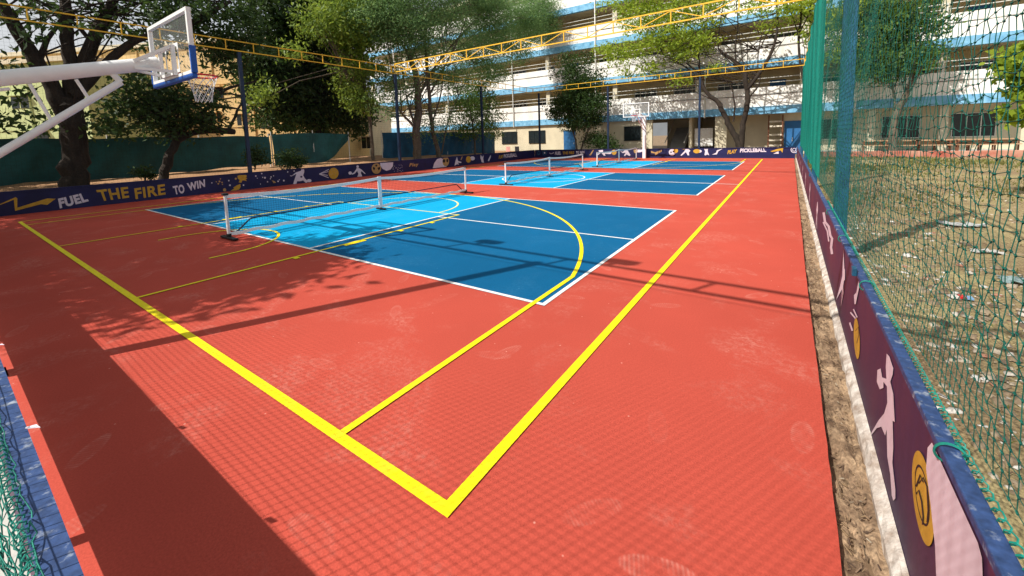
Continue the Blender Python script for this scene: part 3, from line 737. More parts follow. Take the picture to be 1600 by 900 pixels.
# ------------------------------------------------------------------ basketball stands
def hoop(t, x, yb, zr, s):
    """backboard at y=yb facing s (+1 = towards +y)"""
    W, z0, z1 = .895, zr-.09, zr+.86
    y = yb
    for a, b_ in (((x-W, y-.03, z1-.05), (x+W, y+.03, z1)), ((x-W, y-.03, z0), (x+W, y+.03, z0+.045))): MB().box(a, b_).build('frame_bar', WHITEP, t)
    for sx in (-1, 1):
        xa, xb = sorted((x+sx*W, x+sx*(W-.055))); MB().box((xa, y-.028, z0+.046), (xb, y+.028, z1-.051)).build('frame_bar', WHITEP, t)
    MB().box((x-W+.056, y-.006, z0+.046), (x+W-.056, y+.006, z1-.051)).build('glass_panel', GLASS, t)
    yf = y+s*.009
    for a, b_ in (((x-.295, zr+.40), (x+.295, zr+.45)), ((x-.295, zr), (x+.295, zr+.05)), ((x-.295, zr+.05), (x-.245, zr+.40)), ((x+.245, zr+.05), (x+.295, zr+.40))):
        MB().box((a[0], min(yf, yf+s*.004), a[1]), (b_[0], max(yf, yf+s*.004), b_[1])).build('target_line', WHITEP, t)
    yr = yb+s*.385
    rim = MB(); rim.tube([(x+.225*math.cos(a), yr+.225*math.sin(a), zr) for a in np.linspace(0, 2*math.pi, 33)], .015, 8, cap=False)
    r_ = rim.build('rim', REDP, t, True)
    MB().box((x-.1, min(yb+s*.03, yr-s*.225), zr-.03), (x+.1, max(yb+s*.03, yr-s*.225), zr+.012)).build('rim_bracket', REDP, r_)
    S = []; n = 12; rows = 6
    def np_(i, j): 
        u = j/rows; rr = .222*(1-u)+.115*u-.02*math.sin(u*math.pi); a = 2*math.pi*(i+.5*(j % 2))/n
        return (x+rr*math.cos(a), yr+rr*math.sin(a), zr-.01-.42*u)
    for j in range(rows):
        for i in range(n):
            for di in ((0, 1) if j % 2 else (0, -1)): S.append([np_(i, j), np_(i+di, j+1)])
    V, F = seg_geo(S, .0045); np_mesh('hoop_net', V, F, WHITEP, t, kind='stuff')
HX = -6.95
bs = thing('basketball_stand', 'white basketball stand with tubular arm and blue padded clear backboard', 'basketball hoop', (HX, -2.6, 0), 'basketball stands')
hoop(bs, HX, 1.2, 2.96, 1)
MB().box((HX-.90, 1.165, 2.80), (HX+.90, 1.235, 2.868)).build('pad', BLUEP, bs, bevel=.012)
for sx in (-1, 1): MB().box((HX+sx*.897-.022, 1.16, 2.87), (HX+sx*.897+.022, 1.24, 3.27)).build('pad', BLUEP, bs, bevel=.012)
MB().tube([(HX, -2.6, 2.20), (HX, 1.02, 3.10)], .099, 24).build('arm', WHITEP, bs, True)
MB().tube([(HX, -2.6, 0), (HX, -2.6, 2.36)], .14, 20).build('column', WHITEP, bs, True)
b = MB().tube([(HX, -2.45, .30), (HX, .56, 2.765)], .048, 12).tube([(HX, .56, 2.765), (HX, .47, 2.90)], .04, 10); b.build('lower_strut', WHITEP, bs, True)
for ya, za, yb_, zb_ in ((-.33, 2.66, -.19, 2.20), (.10, 2.76, .20, 2.50), (-.50, 2.58, -.95, 2.48)):
    MB().tube([(HX, ya, za), (HX, yb_, zb_)], .02, 8).build('strut', WHITEP, bs, True)
for sx in (-1, 1):
    x = HX+sx*.29
    MB().box((x-.025, 1.118, 2.90), (x+.025, 1.168, 3.36)).build('mount_bar', WHITEP, bs)
    MB().bar((HX+sx*.09, .72, 3.08), (x, 1.12, 3.33), .045, .045).build('mount_bar', WHITEP, bs); MB().bar((HX+sx*.09, .72, 2.98), (x, 1.12, 2.95), .04, .04).build('mount_bar', WHITEP, bs)
MB().bar((HX-.264, 1.143, 3.337), (HX+.264, 1.143, 3.337), .045, .045).build('mount_bar', WHITEP, bs); MB().bar((HX-.264, 1.143, 2.925), (HX+.264, 1.143, 2.925), .045, .045).build('mount_bar', WHITEP, bs)
MB().box((HX-.5, -3.4, 0), (HX+.5, -2.2, .12)).build('base', WHITEP, bs)
fs = thing('basketball_stand', 'white basketball stand on a thick post before the far navy board', 'basketball hoop', (-7.45, 28.85, 0), 'basketball stands')
hoop(fs, -7.45, 26.85, 3.05, -1)
MB().box((-7.56, 28.75, 0), (-7.34, 28.95, 3.05)).build('column', WHITEP, fs, bevel=.01)
for dx in (-.09, .09):
    MB().bar((-7.45+dx, 28.8, 3.02), (-7.45+dx, 26.88, 3.25), .07, .07).build('arm', WHITEP, fs); MB().bar((-7.45+dx, 28.8, 2.15), (-7.45+dx, 27.2, 3.10), .06, .06).build('arm', WHITEP, fs)
for u in (.3, .6): MB().bar((-7.45, 28.8-1.6*u, 2.15+.95*u), (-7.45, 28.6-1.3*u, 3.02+.14*u), .05, .05).build('strut', WHITEP, fs)

# ------------------------------------------------------------------ the white and blue school building
WALLW = mat('white_parapet', (.66, .64, .59), .85, 0, .8, col2=(.84, .83, .80), contrast=(.3, .6), stretch=(1, 1, .35), fine=.06, fscale=5)
BANDB = mat('blue_band', (.10, .30, .50), .75, 0, 2.2, col2=(.22, .47, .68), contrast=(.35, .6), fine=.1, fscale=8)
OCHRE = mat('ochre_wall', (.58, .47, .27), .85, .12, .7, fine=.06)
CREAM = mat('cream_wall', (.58, .52, .38), .85, .1, .8, fine=.06)
WINM = mat('dark_window', (.012, .02, .024), .25, .2, 2, spec=.5)
DOORB = mat('blue_door', (.02, .12, .30), .6, .1, 2)
SLABM = mat('soffit', (.55, .49, .36), .9, .1, 1)
RAILM = mat('pale_rail', (.60, .60, .56), .5, .1, 3)
STAIR = mat('grey_steps', (.22, .22, .21), .9, .1, 2)
BY = 35.0; BX0, BX1 = -47.0, 30.0
bd = thing('school_building', 'long white four storey building with blue bands and open corridors', 'building', (-8, BY, 0))
def window(x0, x1, z0, z1, y, nb_=2, fm=RAILM):
    wn = MB().box((x0, y-.02, z0), (x1, y+.03, z1)).build('window', WINM, bd)
    b = MB()
    b.box((x0-.05, y-.05, z0-.05), (x1+.05, y-.021, z0)); b.box((x0-.05, y-.05, z1), (x1+.05, y-.021, z1+.05))
    for i in range(nb_+1):
        xx = x0+(x1-x0)*i/nb_; b.box((xx-.025, y-.048, z0+.001), (xx+.025, y-.023, z1-.001))
    b.build('frame', fm, wn)
xseg = np.arange(BX0, BX1+.1, 7.0)
for k in range(4):
    z0 = 3.0+3.46*k
    for a, b_ in zip(xseg[:-1], xseg[1:]):
        MB().box((a+.003, BY-.06, z0), (b_-.003, BY+.28, z0+.57)).build('band', BANDB, bd)
        MB().box((a+.002, BY, z0+.572), (b_-.002, BY+.22, z0+1.42)).build('parapet', WALLW, bd)
        MB().box((a+.002, BY-.035, z0+1.45), (b_-.002, BY+.22, z0+2.0)).build('parapet', WALLW, bd)
        for zr in (2.32, 2.66): MB().tube([(a, BY+.1, z0+zr), (b_, BY+.1, z0+zr)], .028, 6).build('handrail', RAILM, bd)
        MB().box((a-.04, BY+.06, z0+2.0), (a+.04, BY+.14, z0+2.7)).build('rail_post', RAILM, bd)
        MB().box((a-.2, BY+.32, z0+.4), (a+.2, BY+.72, z0+3.455)).build('column', CREAM, bd)
    MB().box((BX0, BY+.281, z0+.05), (BX1, BY+2.4, z0+.4)).build('floor_slab', SLABM, bd)
    MB().box((BX0, BY+2.4, z0+.05), (BX1, BY+2.7, z0+3.5)).build('wall', OCHRE, bd)
    for i, x in enumerate(np.arange(BX0+1.2, BX1-2, 3.5)):
        if (i+k) % 4 == 1: 
            d_ = MB().box((x+.2, BY+2.36, z0+.4), (x+1.25, BY+2.398, z0+2.7)).build('door', DOORB if (i % 3) else WINM, bd)
            MB().box((x+1.08, BY+2.33, z0+1.4), (x+1.13, BY+2.359, z0+1.55)).build('handle', RAILM, d_)
        else: window(x, x+2.0, z0+1.35, z0+2.7, BY+2.37, 4)
for x in np.arange(BX0+5.4, BX1, 9.3):
    MB().tube([(x, BY-.12, 2.9), (x, BY-.12, 16.8)], .055, 7).build('drain_pipe', WALLW if int(x) % 2 else RAILM, bd)
for z in (4.45, 7.9, 11.4): MB().tube([(x, BY-.05-.03*math.sin(x), z+.05*math.sin(x*.7)) for x in np.arange(BX0, BX1, 1.7)], .012, 4).build('cable', BLACK, bd)
MB().box((BX0, BY-.1, 16.84), (BX1, BY+14, 17.2)).build('roof', SLABM, bd)
MB().box((BX0, BY+2.71, 3.05), (BX1, BY+14, 16.83)).build('wall', CREAM, bd)
# ground floor
def gx_(px): return float(on_y(px, 215, BY+.2)[0])
XA, XB = gx_(1019), gx_(1074)                       # staircase hall
def wallseg(a, b_, y=BY+.2, z1=3.04, m=CREAM): return MB().box((a, y, -.05), (b_, y+.25, z1)).build('wall', m, bd)
wallseg(BX0, XA); 
for pa, pb, za, zb_ in ((785,808,1.2,2.42),(827,852,1.2,2.42),(976,1001,1.25,2.45)):
    window(gx_(pa), gx_(pb), za, zb_, BY+.17, 3, WINM)
for xw in (-30.5, -34, -38, -42): window(xw, xw+1.9, 1.2, 2.42, BY+.17, 3, WINM)
for pa, pb in ((881,899),):
    d_ = MB().box((gx_(pa), BY+.15, -.05), (gx_(pb), BY+.198, 2.35)).build('door', DOORB, bd); MB().box((gx_(pb)-.15, BY+.11, 1.0), (gx_(pb)-.1, BY+.149, 1.15)).build('handle', RAILM, d_)
b = MB()
for i in range(14): MB().box((XA+.9, BY+1.6+i*.28, -.05), (XB-.6, BY+1.88+i*.28, .12+i*.165)).build('step', STAIR, bd)
MB().bar((XA+.75, BY+1.5, .9), (XA+.75, BY+5.4, 3.1), .06, .06).build('handrail', RAILM, bd); MB().bar((XB-.5, BY+1.5, .9), (XB-.5, BY+5.4, 3.1), .06, .06).build('handrail', RAILM, bd)
wallseg(XA-.1, XB+3.4, BY+6.0)
MB().box((XB-.02, BY+.9, -.05), (XB+.2, BY+6, 3.04)).build('wall', CREAM, bd)
MB().box((XB+.35, BY+1.4, .6), (XB+1.75, BY+1.46, 2.1)).build('notice_board', WHITEL, bd)
MB().box((gx_(1117), BY+.15, -.05), (gx_(1135), BY+.75, 3.04)).build('column', CREAM, bd)
wallseg(gx_(1117), BX1, BY+2.0)
for pa, pb in ((1225,1251),):
    d_ = MB().box((gx_(pa), BY+.9, -.05), (gx_(pb), BY+.96, 2.42)).build('door', DOORB, bd); MB().box((gx_(1238)-.02, BY+.87, .9), (gx_(1238)+.02, BY+.899, 1.2)).build('handle', RAILM, d_)
wallseg(gx_(1218), gx_(1258), BY+1.0)
for x in np.arange(3.2, BX1-2, 3.4):
    window(x, x+1.9, 1.0, 2.45, BY+1.96, 3); MB().box((x+2.45, BY+.3, -.05), (x+2.85, BY+.7, 3.0)).build('column', CREAM, bd)
# shelf rack under the gallery
sr = thing('shelf_rack', 'open shelf rack of pale boards beside the blue ground floor door', 'shelf', (gx_(1210), BY+.7, 0))
xa, xb = gx_(1200), gx_(1222)
RUST = mat('brown_frame', (.16, .06, .03), .7, .2, 4); BOARDW = mat('pale_board', (.62, .55, .44), .8, .1, 3)
for z in (.55, .95, 1.35, 2.0, 2.35): MB().box((xa, BY+.5, z), (xb, BY+.9, z+.12)).build('shelf', BOARDW, sr)
for x in (xa, xb):
    for y in (BY+.48, BY+.92): MB().box((x-.04, y-.03, -.05), (x+.04, y+.03, 2.9)).build('upright', RUST, sr)

# low red edging wall round the field by the building
KRED = mat('red_edging', (.36, .09, .06), .9, 0, 1.2, col2=(.50, .28, .20), fine=.12)
kw = thing('edging_wall', 'low faded red edging wall between the dry field and the building', 'wall', (16, 31.5, 0))
for i in range(16): MB().box((2.4+i*2.5+.005, 31.3, -.07), (4.9+i*2.5-.005, 31.75, .30+random.uniform(-.02, .02))).build('block', KRED, kw, bevel=.02)
MB().box((2.4, 31.76, -.068), (42, 37, .16)).build('pavement', CONC)['kind'] = 'structure'

# school benches along the building
def bench(x, y, label, w_=1.5, h=.75):
    t = thing('school_bench', label, 'bench', (x, y, .16), 'school benches by the building')
    WOOD = mat('bench_wood', (.42, .26, .15), .7, .2, 5)
    MB().box((x, y-.2, .16+h-.05), (x+w_, y+.2, .16+h)).build('top', WOOD, t); MB().box((x, y+.16, .16+h-.33), (x+w_, y+.2, .16+h-.08)).build('modesty_board', WOOD, t)
    for xx in (x+.04, x+w_-.04):
        for yy in (y-.17, y+.14): MB().box((xx-.03, yy-.03, .16), (xx+.03, yy+.03, .16+h-.05)).build('leg', RUST, t)
    MB().box((x, y-.5, .16+.42), (x+w_, y-.25, .16+.46)).build('seat', WOOD, t)
    return t
for i, (px, lb_) in enumerate(((1430, 'school bench half hidden behind the slanting tree trunk'), (1462, 'brown school bench between two others below a dark window'), (1495, 'school bench with pale top beside the end bench'), (1535, 'school bench with pale top at the end of the row by yellow leaves'), (1385, 'school bench standing in front of the column near the tree foot'), (1350, 'school bench nearest the blue steel post line by the building'))):
    p = on_y(px, 215, 33.0); bench(float(p[0]), 33.0+(i % 2)*.5, lb_)
for px, c_, lb_ in ((792, (.55, .28, .25), 'faded pink plastic chair behind the board below a dark window'), (806, (.02, .02, .025), 'black plastic chair beside the pink chair at the cream wall')):
    p = on_y(px, 235, 31.5); x, y = float(p[0]), 31.5; cm = mat('chair_'+lb_[:5], c_, .5)
    t = thing('plastic_chair', lb_, 'chair', (x, y, 0), 'plastic chairs by the wall')
    MB().box((x-.24, y-.22, .43), (x+.24, y+.22, .46)).build('seat', cm, t, bevel=.01); MB().box((x-.24, y+.2, .47), (x+.24, y+.24, .95)).build('backrest', cm, t, bevel=.01)
    for sx in (-1, 1):
        for sy in (-1, 1): MB().bar((x+sx*.2, y+sy*.18, .43), (x+sx*.23, y+sy*.21, -.06), .035, .035).build('leg', cm, t)

# ------------------------------------------------------------------ buildings on the left
YELB = mat('yellow_wall', (.60, .42, .19), .85, .1, .5, fine=.05)
GRNB = mat('lime_wall', (.44, .50, .24), .85, .1, .5, fine=.05)
def block(name, label, A, B, h, m, pxs, depth_=9):
    """building whose front runs from A to B (ground points); windows given as pixel boxes on that front"""
    A, B = Vector((*A, 0)), Vector((*B, 0)); L_ = (B-A).length; d = (B-A)/L_; nrm = Vector((d.y, -d.x, 0))
    t = thing(name, label, 'building', tuple((A+B)/2))
    W = lambda q: tuple(A+d*q[0]+nrm*q[1]+Vector((0, 0, q[2])))       # along, outwards, up
    def box(lo, hi, nm, mm, par):
        b = MB().box(lo, hi); b.v = [W(q) for q in b.v]; return b.build(nm, mm, par)
    box((0, -depth_, -.07), (L_, 0, h), 'wall', m, t); box((-.15, -depth_-.2, h), (L_+.15, .25, h+.3), 'roof', SLABM, t)
    for xa, xb, ya, yb_ in pxs:
        q = []
        for px, py in ((xa, yb_), (xb, ya)):
            r_ = Vector(ray(px, py)); o_ = Vector(CAM); k = (A-o_).dot(nrm)/r_.dot(nrm); p = o_+r_*k; q.append(((p-A).dot(d), p.z))
        (s0, z0), (s1, z1) = q
        wn = box((s0, .004, z0), (s1, .03, z1), 'window', WINM, t)
        box((s0-.06, .002, z1), (s1+.06, .35, z1+.08), 'sunshade', m, wn); box(((s0+s1)/2-.03, .031, z0), ((s0+s1)/2+.03, .05, z1), 'frame', m, wn)
    for yy in np.arange(1.5, L_, 3.1):
        b = MB().tube([(yy, .06, 0), (yy, .06, h-.2)], .05, 6); b.v = [W(q) for q in b.v]; b.build('drain_pipe', m, t)
    for z in (3.2, 6.4): box((0, .003, z), (L_, .05, z+.12), 'ledge', m, t)
    return t
block('yellow_building', 'yellow ochre building with small dark windows behind the green tarpaulin', (-52, 2.5), (-27.5, 14.9), 9.4, YELB,
      [(184,209,210,222),(222,247,210,222),(176,205,165,182),(328,348,136,154),(308,345,176,192),(372,386,178,200),(408,424,184,201),(444,460,189,205),(240,262,120,140)])
block('green_building', 'pale lime green building behind the big dark tree trunk', (-54, -4.6), (-35, 5.0), 7.4, GRNB, [(40,75,205,220),(20,45,150,170)])
block('cream_house', 'small cream house seen through the gap between the tarpaulins', (-40, 17), (-31, 21.5), 5.2, CREAM, [(520,545,160,190),(566,580,214,232)], 7)

# ------------------------------------------------------------------ tarpaulins
def tarp(label, x, y0, y1, ztop, zbot, m, sway=.06, n=90):
    t = thing('tarpaulin', label, 'tarpaulin', (x, (y0+y1)/2, 0), 'tarpaulin screens behind the left board')
    ys = np.linspace(y0, y1, n); us = np.linspace(0, 1, 14); Yg, U = np.meshgrid(ys, us, indexing='ij')
    zt = np.array([ztop(y) for y in ys])[:, None]; zb = np.array([zbot(y) for y in ys])[:, None]
    Zg = zt*(1-U)+zb*U
    Xg = x+sway*np.sin(Yg*2.1+U*2)*U+.03*np.sin(Yg*6.3+U*5)+.02*RNG.standard_normal(Yg.shape)*.5
    idx = np.arange(Yg.size).reshape(Yg.shape); F = np.stack([idx[:-1, :-1], idx[:-1, 1:], idx[1:, 1:], idx[1:, :-1]], -1).reshape(-1, 4)
    np_mesh('sheet', np.stack([Xg, Yg, Zg], -1).reshape(-1, 3), F, m, t, smooth=True)
    for y in np.arange(y0, y1+.01, (y1-y0)/max(1, round((y1-y0)/2.8))): MB().tube([(x-.08, y, -.05), (x-.08, y, ztop(y)+.15)], .03, 6).build('stake', RAILM, t)
    MB().tube([(x-.04, y, ztop(y)) for y in ys[::4]], .008, 5).build('top_rope', BLACK, t)
TEAL = mat('teal_tarp', (.008, .075, .075), .6, .25, 1.4, fine=.08, fscale=12)
TARPB = mat('blue_tarp', (.008, .085, .17), .6, .25, 1.4, fine=.08, fscale=12)
tarp('long dark teal tarpaulin screen behind the two leaning tree trunks', -20.6, -6, 8.9, lambda y: 2.24+.03*math.sin(y*1.9), lambda y: .56+.03*max(0, y)+.03*math.sin(y*3), TEAL)
tarp('teal tarpaulin with a curled sagging end beside the gap', -20.55, 9.0, 13.45, lambda y: 2.32+.06*math.sin((y-9)*.8), lambda y: .72+max(0, y-11.5)**1.6*.42, TEAL, .16)
tarp('blue tarpaulin screen behind the twin grey tree trunks', -20.6, 15.9, 28.2, lambda y: 2.36+.02*math.sin(y*2), lambda y: .62-.03*(y-15.9), TARPB)

# ------------------------------------------------------------------ trees
BARKD = mat('dark_bark', (.030, .022, .016), .95, .35, 6, bump=1.0, bscale=18, stretch=(1, 1, .4), fine=.3, fscale=30)
BARKG = mat('grey_bark', (.12, .095, .07), .95, .3, 6, bump=1.0, bscale=18, stretch=(1, 1, .4), fine=.3, fscale=30)
LDARK = leaf_mat('leaf_dark', (.014, .038, .010), (.055, .105, .022), .35)
LMID = leaf_mat('leaf_mid', (.045, .105, .022), (.14, .23, .04), .45)
LPALE = leaf_mat('leaf_pale', (.075, .15, .02), (.24, .32, .045), .45)
LFINE = leaf_mat("leaf_fine", (.075, .17, .06), (.21, .33, .11), .45)
LLIME = leaf_mat('leaf_lime', (.13, .22, .02), (.36, .45, .05), .5)
LEAF = 1.45
def leaves(blobs, size, aspect=.42, droop=.3):
    """blobs: (centre, radii, n clusters, leaves per cluster, cluster sigma)"""
    C = []; SH = []
    for c, r, nc, nl, sg in blobs:
        u = RNG.standard_normal((nc, 3)); u /= np.linalg.norm(u, axis=1, keepdims=True); u *= (RNG.random((nc, 1))**.45)
        cc = np.array(c)+u*np.array(r)
        p = np.repeat(cc, nl, 0)+RNG.standard_normal((nc*nl, 3))*sg*np.array([1, 1, .6])
        C.append(p); SH.append(np.clip(np.repeat(RNG.random(nc), nl)*.6+RNG.random(nc*nl)*.4, 0, 1))
    C = np.concatenate(C); SH = np.concatenate(SH); n = len(C)
    d = RNG.standard_normal((n, 3)); d[:, 2] -= droop; d /= np.linalg.norm(d, axis=1, keepdims=True)
    a = np.cross(d, RNG.standard_normal((n, 3))); a /= np.linalg.norm(a, axis=1, keepdims=True)
    nn = np.cross(a, d)
    s = (size*LEAF*RNG.uniform(.6, 1.35, n))[:, None]
    V = np.stack([C, C+d*s*.45+a*s*aspect*.5+nn*s*.06, C+d*s, C+d*s*.45-a*s*aspect*.5+nn*s*.06], 1).reshape(-1, 3)
    return V, np.arange(4*n).reshape(-1, 4), SH
def tree(name, label, base, limbs, blobs, size, lm, bark, group='trees round the court', aspect=.42, cat='tree', twigs=0):
    t = thing(name, label, cat, tuple(base), group)
    b = MB()
    for l in limbs:
        pts = [Vector(q[:3]) for q in l]; rs = [q[3] for q in l]
        P, R = [], []
        for i in range(len(pts)-1):          # smooth and gnarl
            p0 = pts[max(0, i-1)]; p1, p2 = pts[i], pts[i+1]; p3 = pts[min(len(pts)-1, i+2)]
            for k in range(4):
                u = k/4; q = .5*((2*p1)+(-p0+p2)*u+(2*p0-5*p1+4*p2-p3)*u*u+(-p0+3*p1-3*p2+p3)*u**3)
                rr = rs[i]*(1-u)+rs[i+1]*u
                P.append(q+Vector((random.gauss(0, .12), random.gauss(0, .12), 0))*rr); R.append(rr*random.uniform(.92, 1.08))
        P.append(pts[-1]); R.append(rs[-1]); b.tube(P, R, 9 if rs[0] > .08 else 6)
    for i in range(twigs):                   # twigs from limb ends into the crown
        c, r, *_ = random.choice(blobs); l = random.choice(limbs); s0 = Vector(l[random.randrange(len(l)//2, len(l))][:3])
        e = Vector([c[k]+random.uniform(-.8, .8)*r[k] for k in range(3)]); mdl = s0.lerp(e, .5)+Vector((random.uniform(-.3, .3), random.uniform(-.3, .3), random.uniform(0, .5)))
        b.tube([s0, mdl, e], [.035, .022, .008], 5)
    b.build('trunk', bark, t, True)
    V, F, S = leaves(blobs, size, aspect)
    np_mesh('crown', V, F, lm, t, S)
    return t
def px_tools(axis, val):
    at = (lambda x, y, dv=0: on_x(x, y, val+dv)) if axis == 'x' else (lambda x, y, dv=0: on_y(x, y, val+dv))
    def limb(pts, rs, dv=0):
        out = []
        for i, q in enumerate(pts):
            p = at(q[0], q[1], (q[2] if len(q) > 2 else 0)+dv); out.append((float(p[0]), float(p[1]), float(p[2]), rs[i]))
        return out
    def blob(x, y, rx, ry, dv=0, dens=1.0, nl=26, sg=.30, dr=None):
        p = at(x, y, dv); s = depth(p)/FPX; a, c = rx*s, ry*s; d_ = dr if dr else min(a, 1.6)
        r = (d_, a, c) if axis == 'x' else (a, d_, c)
        # clusters scale with projected area
        nc = max(8, int(dens*a*c*3.14*14))
        return (tuple(map(float, p)), r, nc, nl, sg)
    return at, limb, blob

# big dark tree on the left
at, limb, blob = px_tools('x', -18.7)
lim = [limb([(123,330),(120,285),(116,240),(112,195),(108,160)], [.46,.38,.34,.34,.30]),
       limb([(104,185),(82,140),(52,90),(22,40),(-6,-10)], [.25,.22,.19,.16,.13]),
       limb([(110,165),(112,110),(105,60),(103,10),(98,-50)], [.24,.20,.17,.15,.12]),
       limb([(112,170),(128,105),(148,60),(168,20),(190,-30)], [.25,.22,.20,.17,.14]),
       limb([(116,150,.2),(165,100,.4),(215,62,.6),(290,40,.8),(360,2,1)], [.17,.14,.12,.10,.07]),
       limb([(60,95),(75,60),(95,30),(98,-10)], [.09,.07,.05,.04]), limb([(145,68),(120,40),(85,15),(40,-10)], [.08,.06,.05,.03]),
       limb([(98,128),(108,140),(106,155)], [.05,.09,.12])]
bl = [blob(18,165,32,34,0,.7), blob(40,40,60,36,.5,.55), blob(20,5,60,30,0,.7), blob(100,20,70,30,-1,.45), blob(60,195,28,10,0,.6), blob(20,100,30,30,.8,.5),
      blob(195,30,50,28,.3,.6), blob(260,15,70,30,.5,.75), blob(330,30,60,40,.4,.8), blob(380,60,45,45,.3,.8), blob(250,60,60,26,-.5,.5), blob(345,85,40,30,0,.8),
      blob(170,45,30,24,1,.4), blob(120,-40,180,40,0,.5), blob(300,-40,120,40,.3,.6), blob(-40,120,40,100,0,.5)]
bl = [(c, r, int(n_*(.34 if c[1] < 3.6 else .75)), a_, b__) for c, r, n_, a_, b__ in bl]
tree('mango_tree', 'huge dark tree with thick forked trunk behind the FUEL lettering', (-18.7, 1.65, .4), lim, bl, .17, LDARK, BARKD, twigs=40)
# leaning smaller tree
at, limb, blob = px_tools('x', -18.6)
lim = [limb([(248,310),(256,276),(266,240),(278,214),(272,190)], [.20,.17,.15,.14,.10]),
       limb([(274,222),(300,208),(335,204),(366,206)], [.13,.12,.13,.12]), limb([(355,205),(366,185),(372,170),(384,150)], [.07,.06,.05,.03]),
       limb([(278,212),(300,190),(330,162),(352,140),(388,130),(402,126)], [.10,.09,.08,.06,.05,.03]), limb([(268,215),(258,185),(250,160)], [.08,.06,.04])]
bl = [blob(215,150,40,24,0,1), blob(262,172,48,32,0,1.2), blob(300,165,40,30,.3,1), blob(210,175,34,18,-.3,.9), blob(325,190,26,16,.2,.9), blob(270,200,40,18,0,.9), blob(180,200,16,8,.4,.6), blob(162,192,12,8,0,.6), blob(240,130,50,20,.4,.9)]
tree('leaning_tree', 'dark leaning tree with a cut-off thick branch behind the FIRE lettering', (-18.6, 3.9, .4), lim, bl, .14, LDARK, BARKD, twigs=26)
# dark tree masses behind the tarpaulin
at, limb, blob = px_tools('x', -23.5)
lim = [limb([(500,235),(498,190),(492,140),(480,90),(470,30)], [.3,.28,.24,.2,.14]), limb([(495,160),(520,110),(548,60)], [.16,.12,.08]), limb([(494,150),(450,110),(420,70)], [.16,.12,.08])]
bl = [blob(430,150,50,60,0,1.2), blob(490,160,60,55,-.5,1.3), blob(470,90,70,50,0,1.1), blob(440,30,70,40,0,.9), blob(545,170,40,45,-1,1.2), blob(410,110,35,50,.5,1), blob(520,40,60,45,-.5,1), blob(470,-30,120,40,0,.9)]
tree('dense_tree', 'dense blackish green tree standing between the yellow building and the gap', (-23.5, 13.2, .3), lim, bl, .2, LDARK, BARKD, twigs=20)
at, limb, blob = px_tools('x', -20.0)
lim = [limb([(583,250),(580,210),(574,160),(566,110),(560,50)], [.12,.11,.10,.08,.06]), limb([(574,160),(540,110),(510,60)], [.07,.05,.03])]
bl = [blob(540,50,52,40,0,1), blob(560,110,42,42,0,1.1), blob(560,155,30,22,0,.9), blob(500,35,45,30,.3,.9), blob(590,40,40,40,0,.9), blob(455,75,26,12,0,.7), blob(545,5,70,30,0,.9), blob(415,150,18,30,0,.6)]
tree('pale_tree', 'yellow green leafy tree hanging over the side truss', (-20, 14.0, .3), lim, bl, .15, LPALE, BARKG, twigs=24)
# tall feathery tree with twin grey trunks
at, limb, blob = px_tools('x', -18.6)
lim = [limb([(652,275),(653,240),(650,205),(654,165),(650,120),(640,85)], [.34,.27,.25,.24,.19,.14]),
       limb([(690,268),(684,235),(676,205),(672,170),(668,120),(664,60),(660,0)], [.20,.16,.14,.13,.11,.08,.05]),
       limb([(652,205),(640,190),(628,178),(622,165)], [.10,.08,.06,.04]), limb([(648,195),(640,170),(635,150)], [.08,.07,.05]),
       limb([(650,120),(632,75),(612,50),(590,30)], [.11,.08,.06,.04]), limb([(654,150),(690,90),(730,45),(760,10)], [.10,.08,.05,.03]),
       limb([(670,150),(712,70),(735,10),(748,-30)], [.07,.05,.04,.03]), limb([(676,190),(690,140),(694,80),(686,20)], [.06,.05,.04,.03]),
       limb([(690,240),(700,190),(716,150),(742,100)], [.06,.05,.04,.03])]
bl = [blob(600,30,70,40,0,.9), blob(680,20,80,45,.3,.9), blob(760,30,70,45,-.3,1), blob(820,35,50,38,0,1.2), blob(845,15,34,28,0,1.2), blob(615,5,60,34,0,1.2), blob(640,45,50,26,.6,1), blob(850,45,26,22,0,1), blob(650,75,60,30,.4,.7), blob(740,80,60,30,0,.8), blob(800,80,45,22,0,.8),
      blob(620,130,34,40,0,.8), blob(605,165,24,22,.3,.8), blob(700,120,50,26,.5,.7), blob(690,190,26,30,.3,.6), blob(770,115,40,20,.3,.7), blob(700,-30,170,40,0,.8), blob(660,200,20,20,0,.6)]
bl = [(c, r, int(n_*(1.7 if c[2] > 5 else 1)), a_, b__) for c, r, n_, a_, b__ in bl]
tree('feathery_tree', 'tall feathery tree with twin grey trunks rising behind the left board', (-18.6, 17.6, .3), lim, bl, .12, LFINE, BARKG, aspect=.3, twigs=60)
at, limb, blob = px_tools('x', -19.2)
lim = [limb([(742,255),(742,225),(738,190),(730,155)], [.10,.08,.06,.04]), limb([(742,220),(760,180),(765,150)], [.05,.04,.02])]
bl = [blob(725,160,36,26,0,1), blob(760,175,26,34,0,1), blob(735,200,36,20,0,1), blob(750,140,30,20,0,.9), blob(770,205,16,14,0,.9)]
tree('young_tree', 'leafy young tree in front of the blue tarpaulin beside a navy post', (-19.2, 22.8, .2), lim, bl, .12, LMID, BARKG, twigs=16)
